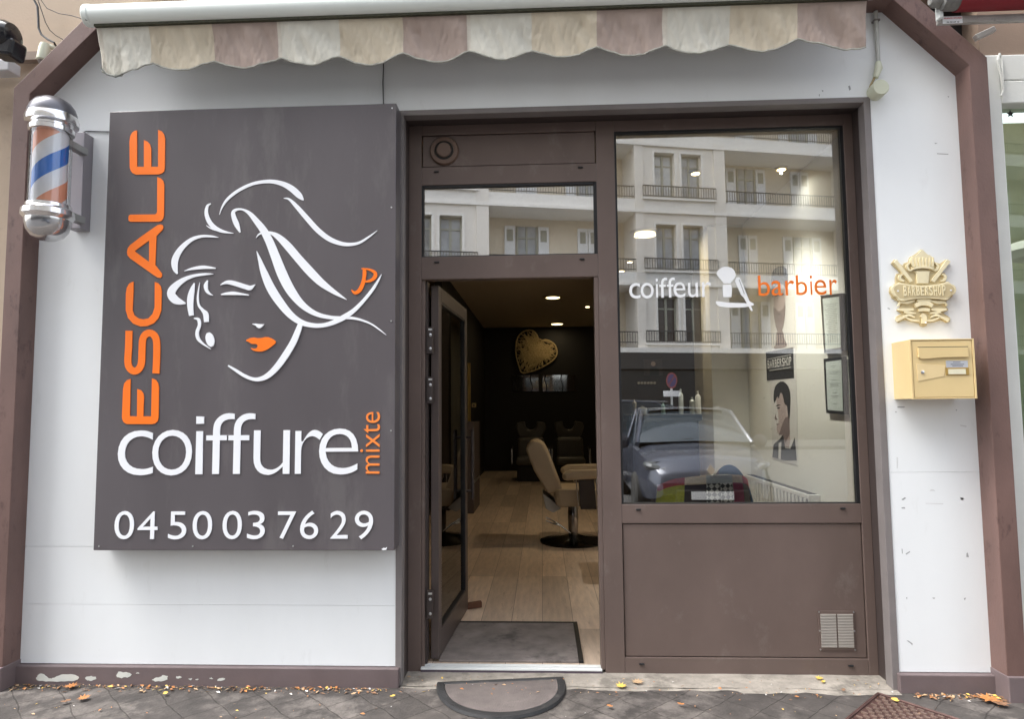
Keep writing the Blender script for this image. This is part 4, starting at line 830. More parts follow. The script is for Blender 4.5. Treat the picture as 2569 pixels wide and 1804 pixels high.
# wash stations
lthr = mat('black_leather', (.10, .095, .085), .35, var=.1)
def wash(px, lb):
    c = P(px, 1085, y=9.6); t = thing('wash_chair', lb, 'salon chair', (c.x, 9.6, IZ0), 'black wash basin chairs')
    x = c.x; b = MB()
    b.prism([(x-.27, 1.17), (x-.11, 1.20), (x-.11, 1.12), (x-.07, 1.05), (x, 1.03), (x+.07, 1.05), (x+.11, 1.12), (x+.11, 1.20), (x+.27, 1.17), (x+.29, 1.08), (x+.24, .93), (x+.15, .86), (x-.15, .86), (x-.24, .93), (x-.29, 1.08)], 9.5, 9.75); b.build('basin', lthr, t, bev=.03)
    MB().prism([(x-.25, .90), (x+.25, .90), (x+.26, .35), (x-.26, .35)], 9.25, 9.45).build('backrest', lthr, t, bev=.05)
    MB().box(x-.26, x+.26, 8.75, 9.3, .42, .56).build('seat', lthr, t, bev=.05)
    for s in (-1, 1): MB().tube([(x+s*.34, 8.8, .45), (x+s*.34, 8.8, .70), (x+s*.34, 9.3, .74)], .02, 8).build('armrest', chrome, t, smooth=True)
    MB().box(x-.25, x+.25, 8.9, 9.7, IZ0, .42).build('base', black, t, bev=.02)
wash(1332, 'black wash basin chair, left of the two at the back of the shop'); wash(1427, 'black wash basin chair, right of the two at the back of the shop')
# barber chair
bcx, bcy = .29, 3.42
ch = thing('barber_chair', 'beige padded barber chair with round black pedestal seen through the doorway', 'barber chair', (bcx, bcy, IZ0))
lb_ = mat('beige_leather', (.40, .32, .225), .45, var=.06, scale=6)
MB().lathe([(.33, IZ0), (.33, IZ0+.015), (.28, IZ0+.03), (.12, IZ0+.05), (.06, IZ0+.07)], (bcx, bcy, 0), 'z', 48).build('pedestal_base', mat('black_chrome', (.03, .028, .028), .12, .9), ch, smooth=True)
MB().lathe([(.045, IZ0+.06), (.05, IZ0+.15), (.052, IZ0+.25), (.045, IZ0+.36), (.04, IZ0+.38)], (bcx, bcy, 0), 'z', 24).build('pedestal_column', mat('dark_chrome', (.25, .24, .24), .1, 1), ch, smooth=True)
lv_ = MB()
for s in (0, .03): lv_.tube([(bcx-.02, bcy-.03, IZ0+.08), (bcx-.13, bcy-.08, IZ0+.17+s*.2), (bcx-.22, bcy-.1, IZ0+.20+s), (bcx-.27, bcy-.1, IZ0+.22+s)], .007, 8)
lv_.build('pump_lever', chrome, ch, smooth=True)
def chp(pts, y0, y1): # chair drawn from the side, x across, seat faces +x
    return MB().prism([(bcx+a, IZ0+b) for a, b in pts], y0, y1)
chp([(-.17, .37), (.45, .38), (.45, .55), (-.2, .55)], bcy-.27, bcy+.27).build('seat', lb_, ch, bev=.045)
chp([(-.25, .50), (-.10, .52), (-.24, .90), (-.28, .97), (-.34, 1.01), (-.41, 1.0), (-.46, .93), (-.38, .72)], bcy-.25, bcy+.25).build('backrest', lb_, ch, bev=.05)
for s in (-1, 1):
    y = bcy+s*.31
    chp([(-.10, .63), (.42, .66), (.44, .74), (-.04, .73), (-.12, .69)], y-.05, y+.05).build('armrest', lb_, ch, bev=.035)
    pn_ = chp([(.06, .36), (.21, .36), (.19, .66), (.04, .65)], y-.012, y+.012).build('side_plate', mat('side_plate_dark', (.04, .03, .025), .3), ch, bev=.004)
    MB().tube([(bcx+.04, y-.015, IZ0+.36), (bcx+.02, y-.015, IZ0+.65)], .006, 6).tube([(bcx+.23, y-.015, IZ0+.36), (bcx+.21, y-.015, IZ0+.65)], .006, 6).build('edge_trim', chrome, pn_)
chp([(-.30, .50), (-.22, .44), (-.12, .35), (-.2, .31), (-.27, .35)], bcy-.2, bcy+.2).build('back_shell', mat('grey_shell', (.45, .46, .47), .4), ch, bev=.01)
# brass strip and switch
bx = P(1177, 980, y=7.0); tag(MB().box(bx.x-.022, bx.x+.022, 6.98, 7.02, P(1177, 1057, y=7).z, P(1177, 911, y=7).z).build('brass_strip', mat('brass', (.60, .42, .14), .4, .6)), 'tall brass coloured strip beside the open door edge', 'trim')
sx_ = P(1189, 1017, y=7.5); s0 = thing('light_switch', 'small square yellowish light switch on the dark wall', 'switch', (sx_.x, 7.5, sx_.z))
MB().box(sx_.x-.035, sx_.x+.035, 7.49, 7.5, sx_.z-.035, sx_.z+.035).build('switch_plate', mat('switch_cream', (.6, .5, .25), .5), s0, bev=.003)
MB().box(sx_.x-.014, sx_.x+.014, 7.485, 7.49, sx_.z-.014, sx_.z+.014).build('rocker', brown, s0)
sv = P(1180, 1110, y=5.2); dk = thing('storage_cabinet', 'dark cabinet beside the brass strip behind the open door', 'cabinet', (sv.x, 5.4, IZ0))
MB().box(sv.x-.25, sv.x+.04, 5.2, 6.0, IZ0, P(1180, 1060, y=5.2).z).build('carcass', mat('grey_brown_cabinet', (.10, .08, .08), .5), dk, bev=.005)
MB().box(sv.x+.0405, sv.x+.05, 5.25, 5.95, .5, .53).build('handle', alu, dk)
# ---- window corner: posters, frames, radiator, chair
RX = IXR
def wallpt(px, py): p = P(px, py, x=RX); return (p.y, p.z)
ya, yb = P(1926, 1000, x=RX).y, P(2002, 1000, x=RX).y
def wp(px, py):   # zoom window (1520,780) scale .32258 -> wall (y,z)
    return wallpt(1520+px*.32258, 780+py*.32258)
def wprism(mb, pts, t, off=0):
    return mb.prism([wp(*p) for p in pts], 0, 1, fn=lambda a, b, c: (RX-off-t*(1-b), a, c))
po = thing('barbershop_poster', 'tall poster reading BARBERSHOP with two haircut portraits on the cream wall', 'poster', (RX, (ya+yb)/2, 1))
paper = mat('poster_paper', (.72, .70, .66), .5, var=.03)
hair = mat('ink_black', (.02, .018, .018), .5); skin = mat('print_skin', (.50, .40, .37), .5, var=.1, scale=12); skind = mat('print_skin_shade', (.22, .16, .15), .5)
wprism(MB(), [(1247, -318), (1465, -372), (1497, 1205), (1300, 1150)], .004).build('sheet', paper, po)
wprism(MB(), [(1248, 322), (1462, 282), (1468, 524), (1257, 543)], .001, .0042).build('title_band', hair, po)
tx = MB(); yA, zA = wp(1262, 445); yB, zB = wp(1448, 350)
for i, chh in enumerate('BARBERSHOP'):
    a0 = 1262+i*18.8; y0_, zt = wp(a0, 392-i*3.4-5); y1_, zbm = wp(a0+17, 446-i*2.8); tm = text_mesh(chh, .012, .5)
    xs = [v.co.x for v in tm.vertices]; ys = [v.co.y for v in tm.vertices]
    tx.mesh(tm, lambda x, y, z, a=min(xs), b=max(xs), c=min(ys), d_=max(ys): (RX-.0053-.0005*(z+.5), y0_+(y1_-y0_)*(x-a)/(b-a), zbm+(zt-zbm)*(y-c)/(d_-c)))
wprism(tx, [(1262, 375), (1448, 338), (1448, 342), (1262, 379)], .0004, .0054); wprism(tx, [(1276, 463), (1442, 436), (1442, 441), (1276, 468)], .0004, .0054)
tx.build('title_lettering', mat('print_white', (.7, .68, .62), .5), po)
wprism(MB(), chaikin([(1322, 640), (1345, 800), (1350, 870), (1330, 900), (1340, 960), (1375, 970), (1385, 1060), (1440, 1070), (1432, 860), (1440, 700), (1400, 600)], 1), .0006, .0042).build('face', skin, po)
for nm, pts_, m9 in (('eyebrow', [(1328, 738), (1350, 728), (1366, 734), (1350, 738), (1330, 746)], hair), ('eye', [(1332, 756), (1350, 748), (1362, 756), (1348, 764)], hair), ('mouth', [(1330, 880), (1346, 876), (1352, 884), (1334, 890)], skind), ('nose_shadow', [(1324, 800), (1332, 836), (1344, 846), (1326, 852), (1318, 838)], skind), ('neck_shadow', [(1378, 880), (1400, 830), (1432, 820), (1436, 960), (1400, 1030), (1385, 960), (1350, 968)], skind), ('ear', [(1404, 745), (1424, 735), (1430, 770), (1416, 820), (1404, 810)], mat('print_skin_light', (.55, .45, .42), .5))):
    wprism(MB(), pts_, .0004, .0049).build(nm, m9, po)
wprism(MB(), chaikin([(1312, 725), (1308, 640), (1325, 575), (1375, 542), (1420, 575), (1442, 640), (1440, 760), (1432, 860), (1420, 800), (1415, 735), (1395, 730), (1380, 650), (1362, 630), (1350, 690), (1340, 660), (1325, 700)], 1), .0006, .005).build('hair', hair, po)
wprism(MB(), [(1300, 1140), (1310, 1040), (1355, 1000), (1385, 960), (1400, 1070), (1440, 1075), (1475, 985), (1490, 1165), (1400, 1165)], .0006, .0052).build('jacket', hair, po)
wprism(MB(), [(1350, 1030), (1372, 1020), (1365, 1160), (1348, 1150)], .0006, .006).build('jacket_stripe', paper, po)
wprism(MB(), chaikin([(1312, -190), (1395, -215), (1402, -60), (1390, 60), (1372, 110), (1340, 105), (1318, 30), (1308, -80)], 1), .0006, .0042).build('face', skin, po)
wprism(MB(), chaikin([(1306, -40), (1322, -20), (1352, 10), (1392, -30), (1403, -70), (1398, 60), (1380, 150), (1352, 185), (1330, 140), (1312, 50)], 1), .0006, .005).build('beard', skind, po)
wprism(MB(), chaikin([(1330, 150), (1380, 140), (1395, 230), (1420, 268), (1390, 290), (1300, 300), (1332, 250)], 1), .0006, .0046).build('neck', skind, po)
wprism(MB(), chaikin([(1296, -150), (1290, -290), (1330, -345), (1405, -350), (1425, -260), (1412, -120), (1398, -190), (1370, -215), (1330, -200), (1312, -170), (1304, -90)], 1), .0006, .0054).build('hair', hair, po)
for q_ in ([(1322, -120), (1346, -126), (1346, -118), (1322, -110)], [(1366, -130), (1390, -136), (1390, -126), (1366, -120)], [(1344, 24), (1366, 20), (1364, 30), (1346, 32)]):
    wprism(MB(), q_, .0004, .0058).build('brow', hair, po)
frm = mat('black_frame', (.012, .011, .011), .35); pap = mat('certificate_paper', (.60, .66, .62), .6, var=.03)
def frame(pts, lb, lines):
    t = thing('picture_frame', lb, 'picture frame', (RX, P(2100, 1000, x=RX).y, 1.2), 'framed price lists on the cream wall')
    wprism(MB(), pts, .022).build('frame', frm, t, bev=.003)
    cx = sum(p[0] for p in pts)/4; cy = sum(p[1] for p in pts)/4
    ins = [(cx+(x-cx)*.78, cy+(y-cy)*.88) for x, y in pts]; s = wprism(MB(), ins, .001, .0222).build('paper_sheet', pap, t)
    tm = MB()
    for fy_, w in lines:
        a, b = ins[0], ins[3]; c, d_ = ins[1], ins[2]
        l = (a[0]+(b[0]-a[0])*fy_, a[1]+(b[1]-a[1])*fy_); r = (c[0]+(d_[0]-c[0])*fy_, c[1]+(d_[1]-c[1])*fy_)
        u0, u1 = .5-w/2, .5+w/2; wprism(tm, [(l[0]+(r[0]-l[0])*u0, l[1]+(r[1]-l[1])*u0), (l[0]+(r[0]-l[0])*u1, l[1]+(r[1]-l[1])*u1), (l[0]+(r[0]-l[0])*u1, l[1]+(r[1]-l[1])*u1+4), (l[0]+(r[0]-l[0])*u0, l[1]+(r[1]-l[1])*u0+4)], .0004, .0233)
    tm.build('printed_line', mat('grey_print', (.22, .24, .23), .6), s)
frame([(1692, -122), (1858, -140), (1874, 310), (1722, 330)], 'upper black framed price list dense with text', [(.12+.035*k, random.uniform(.4, .8)) for k in range(22)])
frame([(1717, 372), (1874, 353), (1892, 808), (1738, 796)], 'lower black framed price list with short centred text', [(.1, .3), (.14, .16), (.22, .6), (.25, .5), (.38, .36), (.45, .6), (.48, .5), (.51, .55), (.64, .3), (.7, .5), (.73, .4), (.86, .3)])
# radiator along right wall
ra_ = thing('radiator', 'white panel radiator low on the cream wall inside the window', 'radiator', (RX-.05, .9, .5))
r0 = P(1871, 1200, x=RX-.1); r1 = P(2030, 1240, x=RX-.1); y0r, y1r = r1.y, r0.y
zt_ = P(2010, 1236, x=RX-.1).z
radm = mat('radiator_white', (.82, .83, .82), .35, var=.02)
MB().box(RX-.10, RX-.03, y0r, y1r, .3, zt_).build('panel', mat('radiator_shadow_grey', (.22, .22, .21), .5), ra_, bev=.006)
MB().box(RX-.112, RX-.028, y0r-.02, y0r, .3, zt_+.004).box(RX-.112, RX-.1, y0r, y1r, zt_-.028, zt_+.003).build('casing', radm, ra_, bev=.003)
rf = MB(); k = 0; y = y0r+.04
while y < y1r-.02: rf.box(RX-.112, RX-.1, y, y+.045, .34, zt_-.03); y += .075
rf.build('rib', radm, ra_, bev=.005)
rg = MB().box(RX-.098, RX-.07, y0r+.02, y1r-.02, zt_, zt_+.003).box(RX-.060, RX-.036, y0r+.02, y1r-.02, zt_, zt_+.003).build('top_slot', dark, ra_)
# patchwork chair
pcx = thing('patchwork_chair', 'tub chair in lime, black, diamond and magenta patchwork just behind the window', 'chair', (1.25, .95, IZ0))
pcols = [(.42, .42, .04), (.035, .02, .02), (.75, .74, .70), (.30, .02, .09), (.62, .50, .35), (.35, .36, .33), (.10, .20, .36), (.38, .05, .05), (.10, .08, .07), (.30, .25, .22), (.5, .38, .25), (.20, .19, .32)]
pm = [mat('patch_fabric_%s' % n_, c, .9, var=.25, scale=70, bump=.3, bscale=300) for n_, c in zip(('lime', 'black', 'white', 'magenta', 'sand', 'grey', 'blue', 'red', 'brown', 'taupe', 'mustard', 'teal'), pcols)]
# diamond print on the white patch
wp_ = pm[2]; nt = wp_.node_tree; N = nt.nodes; L = nt.links; chk = N.new('ShaderNodeTexChecker'); chk.inputs['Scale'].default_value = 44; chk.inputs['Color1'].default_value = (.03, .03, .03, 1); chk.inputs['Color2'].default_value = (.75, .74, .7, 1)
tc = N.new('ShaderNodeTexCoord'); mp = N.new('ShaderNodeMapping'); mp.inputs['Rotation'].default_value = (0, rad(45), 0); L.new(tc.outputs['Object'], mp.inputs[0]); L.new(mp.outputs[0], chk.inputs[0]); L.new(chk.outputs[0], N['Principled BSDF'].inputs['Base Color'])
cc = P(1770, 1200, y=.78)
def tub(u, v):
    a = pi*(-.62)+u*pi*1.24; r = .27+.02*sin(pi*v); zt2 = 1.04-.01*abs(sin(a))-.07*abs(sin(a))**6+.008*sin(a*2.2)-(.12 if abs(a) > pi/2 else 0)*abs(cos(a))
    x = cc.x+r*1.0*sin(a); y = .88-.27*cos(a)+.0; z = .42+(zt2-.42)*v; return (x, y, z)
pat = [0, 1, 2, 3, 8, 9, 7, 4, 5, 4, 7, 6]
seq = {0: [7, 0, 0, 0, 1, 2, 2, 3, 8, 9, 6, 4], 1: [6, 7, 7, 7, 4, 5, 5, 4, 7, 11, 6, 0]}
def patch(u, v):
    a = pi*(-.62)+u*pi*1.24; lo = v < .86
    if abs(a) > pi/2: return 9 if lo else 5
    f = (sin(a)+1)/2
    for lim, p0, p1 in ((.21, 0, 7), (.43, 1, 4), (.69, 2, 5), (.85, 3, 10), (2, 8, 7)):
        if f < lim: return p0 if lo else p1
tb = MB().grid(tub, 60, 14, mi=lambda u, v: patch(u, v))
ob = tb.build('backrest', pm, pcx, smooth=True); md = ob.modifiers.new('t', 'SOLIDIFY'); md.thickness = .06; md.offset = -1
MB().lathe([(.25, .40), (.28, .44), (.28, .52), (.22, .56)], (cc.x, .92, 0), 'z', 32).build('seat', pm[5], pcx, smooth=True)
for sx2 in (-1, 1):
    for sy2 in (-1, 1): MB().tube([(cc.x+sx2*.16, .92+sy2*.16, .42), (cc.x+sx2*.24, .92+sy2*.24, IZ0)], [.02, .012], 10).build('leg', mat('beech', (.45, .28, .14), .5), pcx, smooth=True)
c2 = P(1829, 1190, y=1.3)
bcu = thing('patchwork_chair', 'second chair with rounded blue and mauve back behind the multicoloured one', 'chair', (c2.x, 1.3, IZ0))
MB().grid(lambda u, v: (c2.x+.17*cos(pi*u)*(1), 1.3+.05*sin(pi*v), .62+(P(1838, 1166, y=1.3).z-.62)*sin(pi*u)*v), 24, 6, mi=lambda u, v: 6 if u < .6 else 11).build('backrest', pm, bcu, smooth=True)
MB().box(c2.x-.17, c2.x+.17, 1.2, 1.4, .4, .62).build('seat', pm[9], bcu, bev=.03)
for s in (-1, 1): MB().tube([(c2.x+s*.12, 1.3, .4), (c2.x+s*.14, 1.3, IZ0)], .015, 8).build('leg', black, bcu)
# shelf, bottles, pictures in the dark part
ys = 1.75
z_s = P(1670, 1040, y=ys).z; x_a, x_b = P(1580, 1040, y=ys).x, P(1760, 1040, y=ys).x
sh = thing('counter', 'dark counter carrying hair product bottles behind the window', 'counter', ((x_a+x_b)/2, ys, IZ0)); MB().box(x_a, x_b, ys-.02, ys+.4, z_s-.05, z_s).build('counter_top', mat('dark_wood', (.04, .025, .02), .4), sh, bev=.004)
MB().box(x_a+.02, x_b-.02, ys+.02, ys+.38, IZ0, z_s-.0505).build('counter_body', mat('dark_wood_body', (.03, .02, .016), .5), sh)
bot = [((1592), 18, .016, (.55, .45, .3), 'beige bottle at the left end of the dark counter'), (1612, 10, .035, (.45, .42, .36), 'wide pale tub on the dark counter'), (1664, 14, .016, (.35, .5, .4), 'greenish bottle in the middle of the dark counter'), (1709, 30, .018, (.75, .77, .72), 'tall white pump bottle on the dark counter'), (1737, 20, .02, (.5, .5, .42), 'short grey green bottle between two tall white bottles'), (1752, 27, .022, (.72, .68, .58), 'white tube bottle at the right end of the dark counter')]
for px, h_, r_, cc_, lb in bot:
    p = P(px, 1040, y=ys+.1); hh_ = h_/1669*(ys+3.4); t = thing('bottle', lb, 'bottle', (p.x, ys+.1, z_s), 'product bottles on the dark counter'); bm2 = mat('bottle_plastic', tuple(q*.62 for q in cc_), .3, var=.03)
    MB().lathe([(r_, z_s), (r_, z_s+hh_*1.6), (r_*.4, z_s+hh_*1.8)], (p.x, ys+.1, 0), 'z', 18).build('bottle_body', bm2, t, smooth=True); MB().lathe([(r_*.42, z_s+hh_*1.8), (r_*.4, z_s+hh_*2.05), (0, z_s+hh_*2.1)], (p.x, ys+.1, 0), 'z', 14).build('cap', bm2, t, smooth=True)
yp = pe.y+2.19
def pic(x0p, x1p, y0p, y1p, lb, c_, sub):
    a, b = P(x0p, y0p, y=yp), P(x1p, y1p, y=yp); t = thing('wall_picture', lb, 'picture', ((a.x+b.x)/2, yp, b.z)); MB().box(a.x, b.x, yp-.012, yp, b.z, a.z).build('print', mat('print_ground', c_, .5, var=.2, scale=30), t)
    w, h_ = b.x-a.x, a.z-b.z
    if sub:
        MB().prism([(a.x+w*.3, b.z), (a.x+w*.33, b.z+h_*.45), (a.x+w*.45, b.z+h_*.55), (a.x+w*.6, b.z+h_*.55), (a.x+w*.8, b.z+h_*.4), (a.x+w*.8, b.z)], yp-.0132, yp-.0122).build('suit', hair, t)
        MB().lathe([(w*.13, yp-.0122), (w*.13, yp-.0135)], (a.x+w*.5, 0, b.z+h_*.72), 'y', 18).build('head', skin, t)
pic(1615, 1662, 902, 942, 'picture of a man in a dark suit on the dark wall', (.07, .05, .045), True)
pic(1752, 1779, 905, 968, 'narrow yellowish poster with a dark figure on the dark wall', (.35, .30, .17), True)
rl = MB(); 
for k in range(6):
    p = P(1602+k*8, 961, y=yp-.05); rl.lathe([(.016, yp-.08), (.016, yp-.05), (.008, yp-.049)], (p.x, 0, p.z), 'y', 12)
tag(rl.build('towel_rolls', signw), 'row of six white towel rolls on the dark wall under the suited man picture', 'roll')  # six separate towel rolls joined in one mesh, with no holder modelled
# =================================================================== ACROSS THE STREET (seen mirrored in the glass)
GLY = .185
TH = rad(12.6)
vb = P(1660, 700, y=-3.3+27.3)      # point of the mirrored facade
def VU(px, py=600):   # mirrored facade column -> along-facade distance
    d = AX[0]*((px-1284.5)/FP)-AX[1]*((py-902)/FP)+AX[2]; nrm = Vector((-sin(TH), cos(TH), 0)); t = (vb-EYE).dot(nrm)/d.dot(nrm); q = EYE+d*t
    return (q-vb).dot(Vector((cos(TH), sin(TH), 0))), q.z
apt = thing('apartment_building', 'cream apartment building with loggias, shutters and balconies reflected in the glass', 'building', (vb.x, 2*GLY-vb.y, 0)); apt.rotation_euler = (0, 0, -TH); apt['_rot'] = 1
wallm = mat('facade_paint', (.78, .74, .68), .8, var=.05, scale=.8); wallr = mat('loggia_paint', (.70, .62, .50), .8, var=.05, scale=.8); whitem = mat('shutter_white', (.80, .81, .82), .5, var=.03); dglass = mat('dim_window', (.36, .38, .40), .3, var=.35, scale=2); railm = mat('rail_black', (.05, .05, .05), .5); lat = mat('louvre_grey', (.36, .36, .30), .6); slabm = mat('slab_white', (.80, .78, .74), .7)
def ap(mb, name, m_): 
    o = mb.build(name, m_, None); o.parent = apt; return o
fl_z = [4.05, 7.05, 10.1, 12.95, 15.9]
u = lambda px, py=600: VU(px, py)[0]
bays = [(u(1593, 400), u(1806, 400))]
bw_ = bays[0][1]-bays[0][0]; lw = bays[0][0]-u(1215); per = bw_+lw
bays = [(bays[0][0]+k*per, bays[0][1]+k*per) for k in (-2, -1, 0, 1, 2)]
b = MB(); bk = MB(); sl_ = MB()
U0, U1 = bays[0][0]-lw, bays[-1][1]+lw
b.box(U0, U1, -9, -1.55, 0, 21)                    # core
ap(b, 'wall', wallr)
bb = MB()
wins = []
dgl = [dglass, mat('pane_light', (.52, .54, .55), .3, var=.3, scale=1.5), mat('pane_mid', (.26, .27, .28), .2, var=.5, scale=2.5), mat('pane_dark', (.05, .035, .03), .1, var=.6, scale=3)]
for (a0, a1) in bays:
    w = a1-a0
    wx = [(a0+w*.22, a0+w*.455), (a0+w*.535, a0+w*.77)]
    zs = [3.3]+fl_z
    bb.box(a0, wx[0][0], -1.54, 0, 3.3, 12.55).box(wx[0][1], wx[1][0], -1.54, 0, 3.3, 12.55).box(wx[1][1], a1-.0, -1.54, 0, 3.3, 12.55)
    bb.box(a1-.32, a1+.18, -.2, .06, 3.3, 12.55).box(a0-.05, a0+.32, -.2, .06, 3.3, 12.55)
    for x0, x1 in wx:
        prev = 3.3
        for f in fl_z[:3]:
            bb.box(x0, x1, -1.54, 0, prev, f+.1); prev = f+1.98
            wins.append((x0, x1, f))
        bb.box(x0, x1, -1.54, 0, prev, 12.55)
ap(bb, 'bay', wallm)
for i in range(1, len(fl_z)):
    f = fl_z[i]
    sl_.box(U0, U1, -1.56, .10, f-.62, f-.50).box(U0, U1, -1.56, .02, f-.5, f-.05)
ap(sl_, 'cornice', slabm)
for x0, x1, f in wins:
    hsh = int(abs(x0)*37+f*11); openw = (hsh % 4 != 1) or f < 5; gm = dgl[3] if f < 5 else dgl[hsh % 3]
    sr = MB()
    for a, b_, c_, d_ in ((x0-.1, x0, f+.1, f+2.08), (x1, x1+.1, f+.1, f+2.08), (x0, x1, f+1.98, f+2.08)): sr.box(a, b_, .0, .03, c_, d_)
    ap(sr, 'window_surround', slabm)
    m0 = ap(MB().box(x0, x1, -.32, -.28, f+.1, f+1.98), 'window', gm if openw else whitem)
    fm = MB()
    if openw:
        for a, b_ in ((x0, x0+.07), ((x0+x1)/2-.05, (x0+x1)/2+.05), (x1-.07, x1)): fm.box(a, b_, -.28, -.24, f+.1, f+1.98)
        for z in (f+1.45, f+1.9): fm.box(x0, x1, -.279, -.245, z, z+.06)
    else: fm.box(x0, x1, -.28, -.24, f+1.75, f+1.98)
    o_ = fm.build('window_frame', lat if openw else slabm, None); o_.parent = m0
def rail(mb, a, b_, f, yy):
    mb.box(a, b_, yy-.02, yy+.02, f+.48, f+.52); n = max(2, int((b_-a)/.11))
    mb.box(a, b_, yy-.01, yy+.01, f+.06, f+.09)
    for k in range(n+1): x = a+(b_-a)*k/n; mb.box(x-.009, x+.009, yy-.009, yy+.009, f, f+.5)
for j, (a0, a1) in enumerate(bays):
    for f in fl_z[:3]:
        r_ = MB(); rail(r_, a0+.28, a1-.28, f+.02, .1); ap(r_, 'railing', railm); ap(MB().box(a0+.25, a1-.25, -.0, .14, f-.05, f+.02), 'window_sill', slabm)
for j in range(len(bays)+1):
    a = (bays[j-1][1]+.18) if j else U0; b_ = (bays[j][0]-.05) if j < len(bays) else U1
    for i, f in enumerate(fl_z[:4]):
        r_ = MB(); rail(r_, a, b_, f-.02, .0); ap(r_, 'railing', railm)
        w = b_-a
        for (q, kind) in ((.30, 'open' if (i+j) % 2 else 'closed'), (.74, 'closed' if (i+j) % 2 else 'open')):
            cx = a+w*q; f0 = f-.02
            if kind == 'open':
                ap(MB().box(cx-.42, cx+.42, -1.55, -1.5, f0, f0+2.1), 'window', dglass); fm = MB()
                for xx in (cx-.45, cx-.05, cx+.38): fm.box(xx, xx+.08, -1.5, -1.46, f0, f0+2.1)
                fm.box(cx-.45, cx+.46, -1.499, -1.465, f0+1.55, f0+1.62); ap(fm, 'window_frame', lat)
                sh_ = [(cx-.95, cx-.5), (cx+.5, cx+.95)]
            else: sh_ = [(cx-.45, cx-.02), (cx+.02, cx+.45)]
            for x0, x1 in sh_:
                s = ap(MB().box(x0, x1, -1.55, -1.47, f0, f0+2.1), 'shutter', whitem); l_ = MB().box(x0+.09, x1-.09, -1.468, -1.46, f0+1.45, f0+1.95).build('louvre', lat, None); l_.parent = s
# ground floor shops
ap(MB().box(U0, U1, -.7, -.1, 0, 3.25), 'shop_glazing', mat('dark_shop_glass', (.02, .018, .018), .2, var=.3, scale=2))
ap(MB().box(U0, U1, -.099, .35, 3.0, 3.66), 'shop_fascia', mat('dark_fascia', (.035, .032, .03), .5))
ap(MB().box(U0, U1, -.098, .36, 3.6605, 3.86), 'fascia_trim', slabm)
ap(MB().box(U0, U1, -9, .5, 15.61, 15.9).box(U0, U1, -9, .9, 21.01, 21.4), 'roof', slabm)
for a0, a1 in bays:
    for q in (.28, .68):
        cx = a0+(a1-a0)*q; ap(MB().box(cx-.42, cx+.42, -1.55, -1.5, 12.95, 15.0), 'window', dglass); ap(MB().box(cx-.05, cx+.05, -1.499, -1.46, 12.95, 15.0), 'window_frame', lat)
    r_ = MB(); rail(r_, a0-.05, a1+.18, 12.93, .0); ap(r_, 'railing', railm)
del apt['_rot']
# no parking sign
rs = P(1684, 955, y=2*GLY+17.0-3.0); rsx = rs.x; rsy = 2*GLY-rs.y
rsg = thing('no_parking_sign', 'round blue and red no parking sign on a pole across the street', 'road sign', (rsx, rsy, 0))
MB().tube([(rsx, rsy, 0), (rsx, rsy, rs.z+.2)], .03, 10).build('pole', alu, rsg, smooth=True)
ds = MB().lathe([(.21, -.01), (.21, .01)], (rsx, rsy+.05, rs.z), 'y', 32, fn=lambda v: (v[0]*.5, v[1]+v[0]*.86, v[2])).build('sign_disc', mat('sign_red', (.16, .035, .03), .4), rsg)
MB().lathe([(.17, .011), (.17, .015)], (rsx, rsy+.05, rs.z), 'y', 32, fn=lambda v: (v[0]*.5, v[1]+v[0]*.86, v[2])).build('sign_field', mat('sign_blue', (.03, .03, .09), .4), ds)
MB().obox((rsx+.006, rsy+.065, rs.z), (.065, .112, .12), (.008, .012, -.014), (.010, -.006, 0)).build('sign_bar', mat('sign_bar_red', (.14, .035, .03), .4), ds)
MB().box(rsx-.22, rsx+.22, rsy+.03, rsy+.05, rs.z-.42, rs.z-.27).build('plate', signw, rsg, bev=.004)
